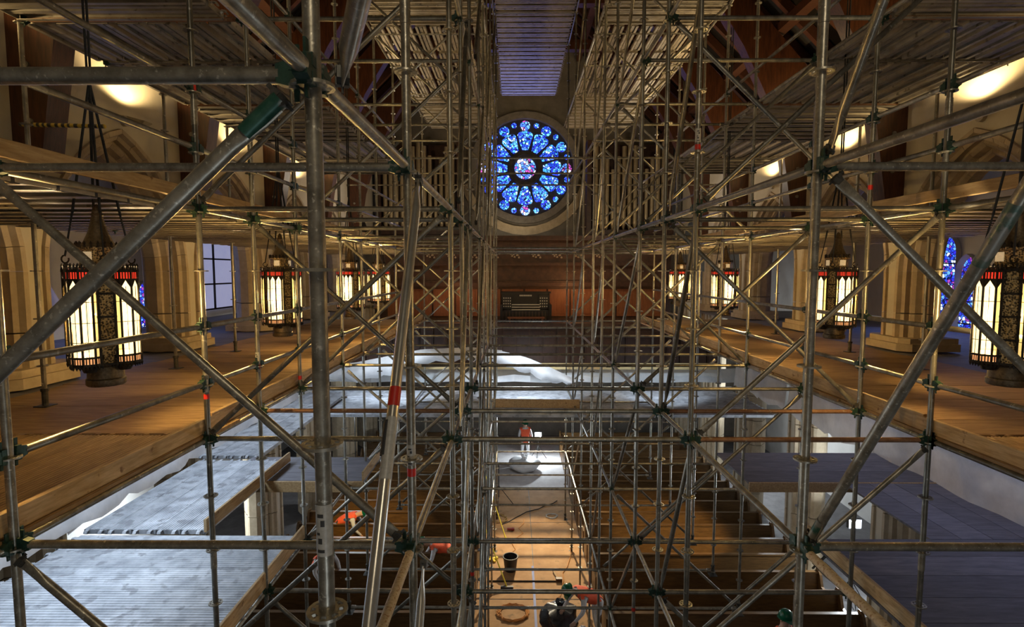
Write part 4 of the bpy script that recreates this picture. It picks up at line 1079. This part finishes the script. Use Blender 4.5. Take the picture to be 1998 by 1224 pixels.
# broom leaning on the left pews
t = thing('broom', (-.2, 13.1, .015), 'yellow-handled broom leaning against the left pew ends', 'broom')
m = MB(); m.sweep([(0, 0, .06), (-.72, 1.3, 1.25)], .018, 8); obj('handle', m.mesh('handle', YELLOW), t)
m = MB(); m.box(-.16, -.03, .0, .16, .04, .08); obj('head', m.mesh('head', BUCKETM, False), t)
t = thing('yellow_pole', (-.55, 15.6, .015), 'second yellow pole leaning beside the coiled cord', 'pole')
m = MB(); m.sweep([(.3, 0, .0), (-.55, 2.2, 1.5)], .016, 8); obj('shaft', m.mesh('shaft', YELLOW), t)
m = MB(); m.sweep([(.3, 0, .0), (.24, .15, .1)], .024, 8); obj('tip', m.mesh('tip', YELLOW), t)
obj('yellow_bracket', MB().box(-.16, -.04, 0, .16, .04, .05).box(-.03, -.15, .0, .03, .12, .04).mesh('yellow_bracket', YELLOW, False), None, (-.62, 14.5, .02), (0, 0, .5), label='yellow plastic bracket on the floor left of the bucket', cat='bracket')
t = thing('hand_tool', (-.12, 16.2, .015), 'dark red hand drill lying on the brown paper', 'drill')
m = MB(); m.sweep([(-.12, 0, .06), (.1, 0, .06)], [.04, .05], 8); obj('body', m.mesh('body', mat('dark_red_plastic', (.25, .03, .02), rough=.4)), t)
m = MB(); m.box(.02, -.02, 0, .07, .14, .05); obj('handle', m.mesh('handle', BUCKETM, False), t)
t = thing('wooden_mallet', (1.02, 13.9, .015), 'small pale wooden mallet on the paper right of the bucket', 'mallet')
m = MB(); m.sweep([(0, 0, .03), (.1, -.4, .03)], .022, 8); obj('handle', m.mesh('handle', PINE), t)
m = MB(); m.box(.04, -.48, 0, .2, -.38, .09); obj('head', m.mesh('head', DARKWOOD, False), t)
for i, (p, e, c, sz, aim) in enumerate(FILL_STRIPS):  # bodies for the strip lights put in to light the low decks
    t = thing('added_strip_light', p + Vector((0, 0, .215)), f'long white added strip light under the lantern deck, {ORD[i]} of five', 'strip light', 'added strip lights under the decks')
    m = MB(); m.box(-.06, -1.2, 0, .06, 1.2, .05); obj('housing', m.mesh('housing', FIXT, False), t)
    m = MB(); m.sweep([(0, -1.15, -.02), (0, 1.15, -.02)], .018, 8); obj('fill_tube', m.mesh('fill_tube', FILL_STRIPM), t)
# work lamps
for i, (p, e) in enumerate(WORK):
    zb = 0.0
    t = thing('work_lamp', (p.x, p.y, zb), ['white floodlight on a stand in the aisle under the gallery', 'white floodlight on a stand shining below the low right deck', 'white floodlight at the far end of the right aisle', 'second white floodlight high at the far right end', 'white floodlight on a stand in the left aisle', 'white floodlight on a stand at the far left end'][i], 'work lamp', 'builders floodlights')
    h = p.z
    m = MB(); m.sweep([(0, 0, .3), (0, 0, h-.1)], .016, 8); obj('pole', m.mesh('pole', CORDB), t)
    for k in range(3):
        a = k*2*PI/3 + .3; m = MB(); m.sweep([(0, 0, .6), (.4*math.cos(a), .4*math.sin(a), 0)], .012, 6); obj('leg', m.mesh('leg', CORDB), t)
    m = MB(); m.box(-.15, -.05, h-.11, .15, .05, h+.11); obj('housing', m.mesh('housing', BUCKETM, False), t)
    m = MB(); m.box(-.12, -.06, h-.085, .12, -.052, h+.085); obj('lens', m.mesh('lens', LAMPF, False), t)

# ================================================================ PEOPLE
def person(loc, rot, J, label, trousers=WORKWEAR, sleeves=WORKWEAR):
    """J: joint positions (local, metres, facing -y)"""
    names = ['pelvis', 'waist', 'chest', 'neck', 'head', 'crown', 'shl', 'ell', 'wrl', 'shr', 'elr', 'wrr', 'hil', 'knl', 'anl', 'tol', 'hir', 'knr', 'anr', 'tor']
    rad = dict(pelvis=.15, waist=.145, chest=.165, neck=.062, head=.10, crown=.075, shl=.075, ell=.05, wrl=.034, shr=.075, elr=.05, wrr=.034, hil=.10, knl=.062, anl=.045, tol=.04, hir=.10, knr=.062, anr=.045, tor=.04)
    ed = [('pelvis', 'waist'), ('waist', 'chest'), ('chest', 'neck'), ('neck', 'head'), ('head', 'crown'), ('chest', 'shl'), ('shl', 'ell'), ('ell', 'wrl'), ('chest', 'shr'), ('shr', 'elr'), ('elr', 'wrr'), ('pelvis', 'hil'), ('hil', 'knl'), ('knl', 'anl'), ('anl', 'tol'), ('pelvis', 'hir'), ('hir', 'knr'), ('knr', 'anr'), ('anr', 'tor')]
    V = [Vector(J[n]) for n in names]; R = [rad[n] for n in names]; E = [(names.index(a), names.index(b)) for a, b in ed]; tagv = list(names)
    fw_ = (V[names.index('head')] - V[names.index('neck')]); face = Vector(J.get('face', (0, -1, 0))).normalized()
    for s in 'lr':
        wi = names.index('wr'+s); el = V[names.index('el'+s)]; wv = V[wi]; dr = (wv-el).normalized(); sd = dr.orthogonal().normalized()
        palm = len(V); V.append(wv + dr*.07); R.append(.036); tagv.append('hand'); E.append((wi, palm))
        for f, (o, ln) in enumerate(((-.03, .075), (-.01, .09), (.01, .085), (.03, .065))):
            k = len(V); V.append(wv + dr*.085 + sd*o); R.append(.010); tagv.append('hand'); E.append((palm, k))
            V.append(wv + dr*(.085+ln) + sd*o*1.2 + dr.cross(sd)*.02); R.append(.008); tagv.append('hand'); E.append((k, k+1))
        k = len(V); V.append(wv + dr*.07 - sd*.06 + dr.cross(sd)*.015); R.append(.010); tagv.append('hand'); E.append((palm, k))
    me = bpy.data.meshes.new('person'); me.from_pydata(V, E, [])
    o = bpy.data.objects.new('person', me); COL.objects.link(o)
    sk = o.modifiers.new('skin', 'SKIN'); sk.use_smooth_shade = True
    for i, d in enumerate(me.skin_vertices[0].data): d.radius = (R[i], R[i]); d.use_root = (i == 0)
    sb = o.modifiers.new('sub', 'SUBSURF'); sb.levels = 1; sb.render_levels = 1
    dg = bpy.context.evaluated_depsgraph_get(); dg.update()
    nm = bpy.data.meshes.new_from_object(o.evaluated_get(dg)); o.modifiers.clear(); o.data = nm
    nm.materials.clear()
    for m_ in (WORKWEAR, SKIN, trousers, DKCLOTH): nm.materials.append(m_)
    def near_bone(c):
        best, bt = 9, None
        for a, b in E:
            p, q = V[a], V[b]; t = max(0, min(1, (c-p).dot(q-p)/max(1e-9, (q-p).length_squared))); dd = (c - p.lerp(q, t)).length - (R[a]*(1-t)+R[b]*t)
            if dd < best: best, bt = dd, (tagv[a], tagv[b])
        return bt
    vest_f = []
    for p in nm.polygons:
        bt = near_bone(p.center); a, b = bt
        if 'hand' in bt or 'head' in bt or 'crown' in bt: p.material_index = 1
        elif b[:2] in ('kn', 'an', 'hi') : p.material_index = 2
        elif b[:2] == 'to': p.material_index = 3
        if b in ('waist', 'chest', 'shl', 'shr'): vest_f.append(p)
    nm.shade_smooth()
    o.location = loc; o.rotation_euler = (0, 0, rot); o['label'] = label; o['category'] = 'person'; o['group'] = 'workers in green hard hats'
    # vest, hat, ears, nose
    vm = MB(); idx = {}
    for p in vest_f:
        f = []
        for vi in p.vertices:
            if vi not in idx: idx[vi] = len(vm.v); v = nm.vertices[vi]; vm.v.append(tuple(v.co + v.normal*.018))
            f.append(idx[vi])
        vm.f.append(f); vm.mi.append(0)
    obj('safety_vest', vm.mesh('safety_vest', ORANGE, True, False), o)
    hd = Vector(J['head']); up = (Vector(J['crown'])-hd).normalized(); fx = (face - up*face.dot(up)).normalized(); sx = fx.cross(up)
    M = Matrix(((sx.x, fx.x, up.x, hd.x), (sx.y, fx.y, up.y, hd.y), (sx.z, fx.z, up.z, hd.z), (0, 0, 0, 1)))
    h = MB(); h.lathe([(.145, .045), (.14, .05), (.125, .06), (.125, .10), (.11, .15), (.075, .185), (.03, .2), (0, .203)], 16, cap=False)
    h.lathe([(.02, .195), (.022, .207), (0, .21)], 8)
    h.add([(.12, .05, .05), (.07, .20, .035), (-.07, .20, .035), (-.12, .05, .05), (.1, .1, .07), (-.1, .1, .07)], [(0, 1, 2, 3), (0, 4, 1), (3, 2, 5), (4, 5, 2, 1)])
    h.v = [tuple(M @ Vector(v)) if True else v for v in h.v]
    obj('hard_hat', h.mesh('hard_hat', HELMET), o)
    f = MB(); f.lathe([(.018, 0), (.012, .02), (.0, .045)], 6, (0, .10, -.02))
    f.v = [tuple(M @ Vector(v)) for v in f.v]; obj('nose', f.mesh('nose', SKIN), o)
    for s in (-1, 1):
        f = MB(); f.lathe([(0, -.012), (.012, 0), (0, .012)], 6, (s*.036, .096, .015)); f.v = [tuple(M @ Vector(v)) for v in f.v]; obj('eye', f.mesh('eye', INK), o)
        f = MB(); f.lathe([(0, -.03), (.016, 0), (0, .03)], 6, (s*.105, 0, 0)); f.v = [tuple(M @ Vector(v)) for v in f.v]; obj('ear', f.mesh('ear', SKIN), o)
    return o
def bent(lean=1.25, twist=0):
    c, s = math.cos(lean), math.sin(lean)
    def T(h, y=0, x=0): return (x, -s*h + y*c, .92 + c*h + y*s)
    J = dict(pelvis=(0, 0, .92), waist=T(.17), chest=T(.38), neck=T(.55), head=T(.70), crown=T(.80), shl=T(.45, 0, .19), shr=T(.45, 0, -.19), hil=(.1, .02, .85), hir=(-.1, .02, .85), knl=(.12, -.05, .47), knr=(-.12, .02, .47), anl=(.13, .05, .09), anr=(-.13, .1, .09), tol=(.14, -.12, .04), tor=(-.14, -.07, .04))
    for k, sg in (('l', 1), ('r', -1)):
        sh = Vector(J['sh'+k]); J['el'+k] = tuple(sh + Vector((sg*.12, -.08, -.24))); J['wr'+k] = tuple(sh + Vector((sg*.08, -.24, -.42)))
    J['face'] = (0, -c - .2, -s*.6)
    return J
def upright():
    J = dict(pelvis=(0, 0, .94), waist=(0, 0, 1.1), chest=(0, 0, 1.3), neck=(0, -.01, 1.5), head=(0, -.03, 1.63), crown=(0, -.03, 1.72), shl=(.19, 0, 1.42), shr=(-.19, 0, 1.42), ell=(.27, -.03, 1.15), elr=(-.27, -.03, 1.15), wrl=(.24, -.2, .98), wrr=(-.24, -.2, .98), hil=(.1, 0, .88), hir=(-.1, 0, .88), knl=(.12, -.02, .48), knr=(-.12, .02, .48), anl=(.13, .03, .09), anr=(-.13, .06, .09), tol=(.15, -.12, .04), tor=(-.15, -.1, .04), face=(0, -1, -.2))
    return J
person((1.78, 11.35, 0), -1.2, bent(1.15), 'worker in orange vest and green hard hat bending at the right pew ends')
person((-1.65, 13.36, 0), -1.35, bent(1.2), 'worker in orange vest and green hard hat stooping between left pews near the aisle')
person((-4.75, 12.55, 0), .9, bent(.7), 'worker in orange vest and green hard hat standing bent beside the low left deck')
person((-5.0, 14.92, 0), 1.6, bent(1.25), 'worker in orange vest and white sleeves bent low over the left pews', DKCLOTH)
person((.42, 22.2, 0.03), .2, upright(), 'worker in white trousers and orange vest standing under the gallery')
person((4.95, 9.55, 0), .4, upright(), 'worker whose green hard hat shows at the bottom edge of the picture')
bpy.context.view_layer.update()
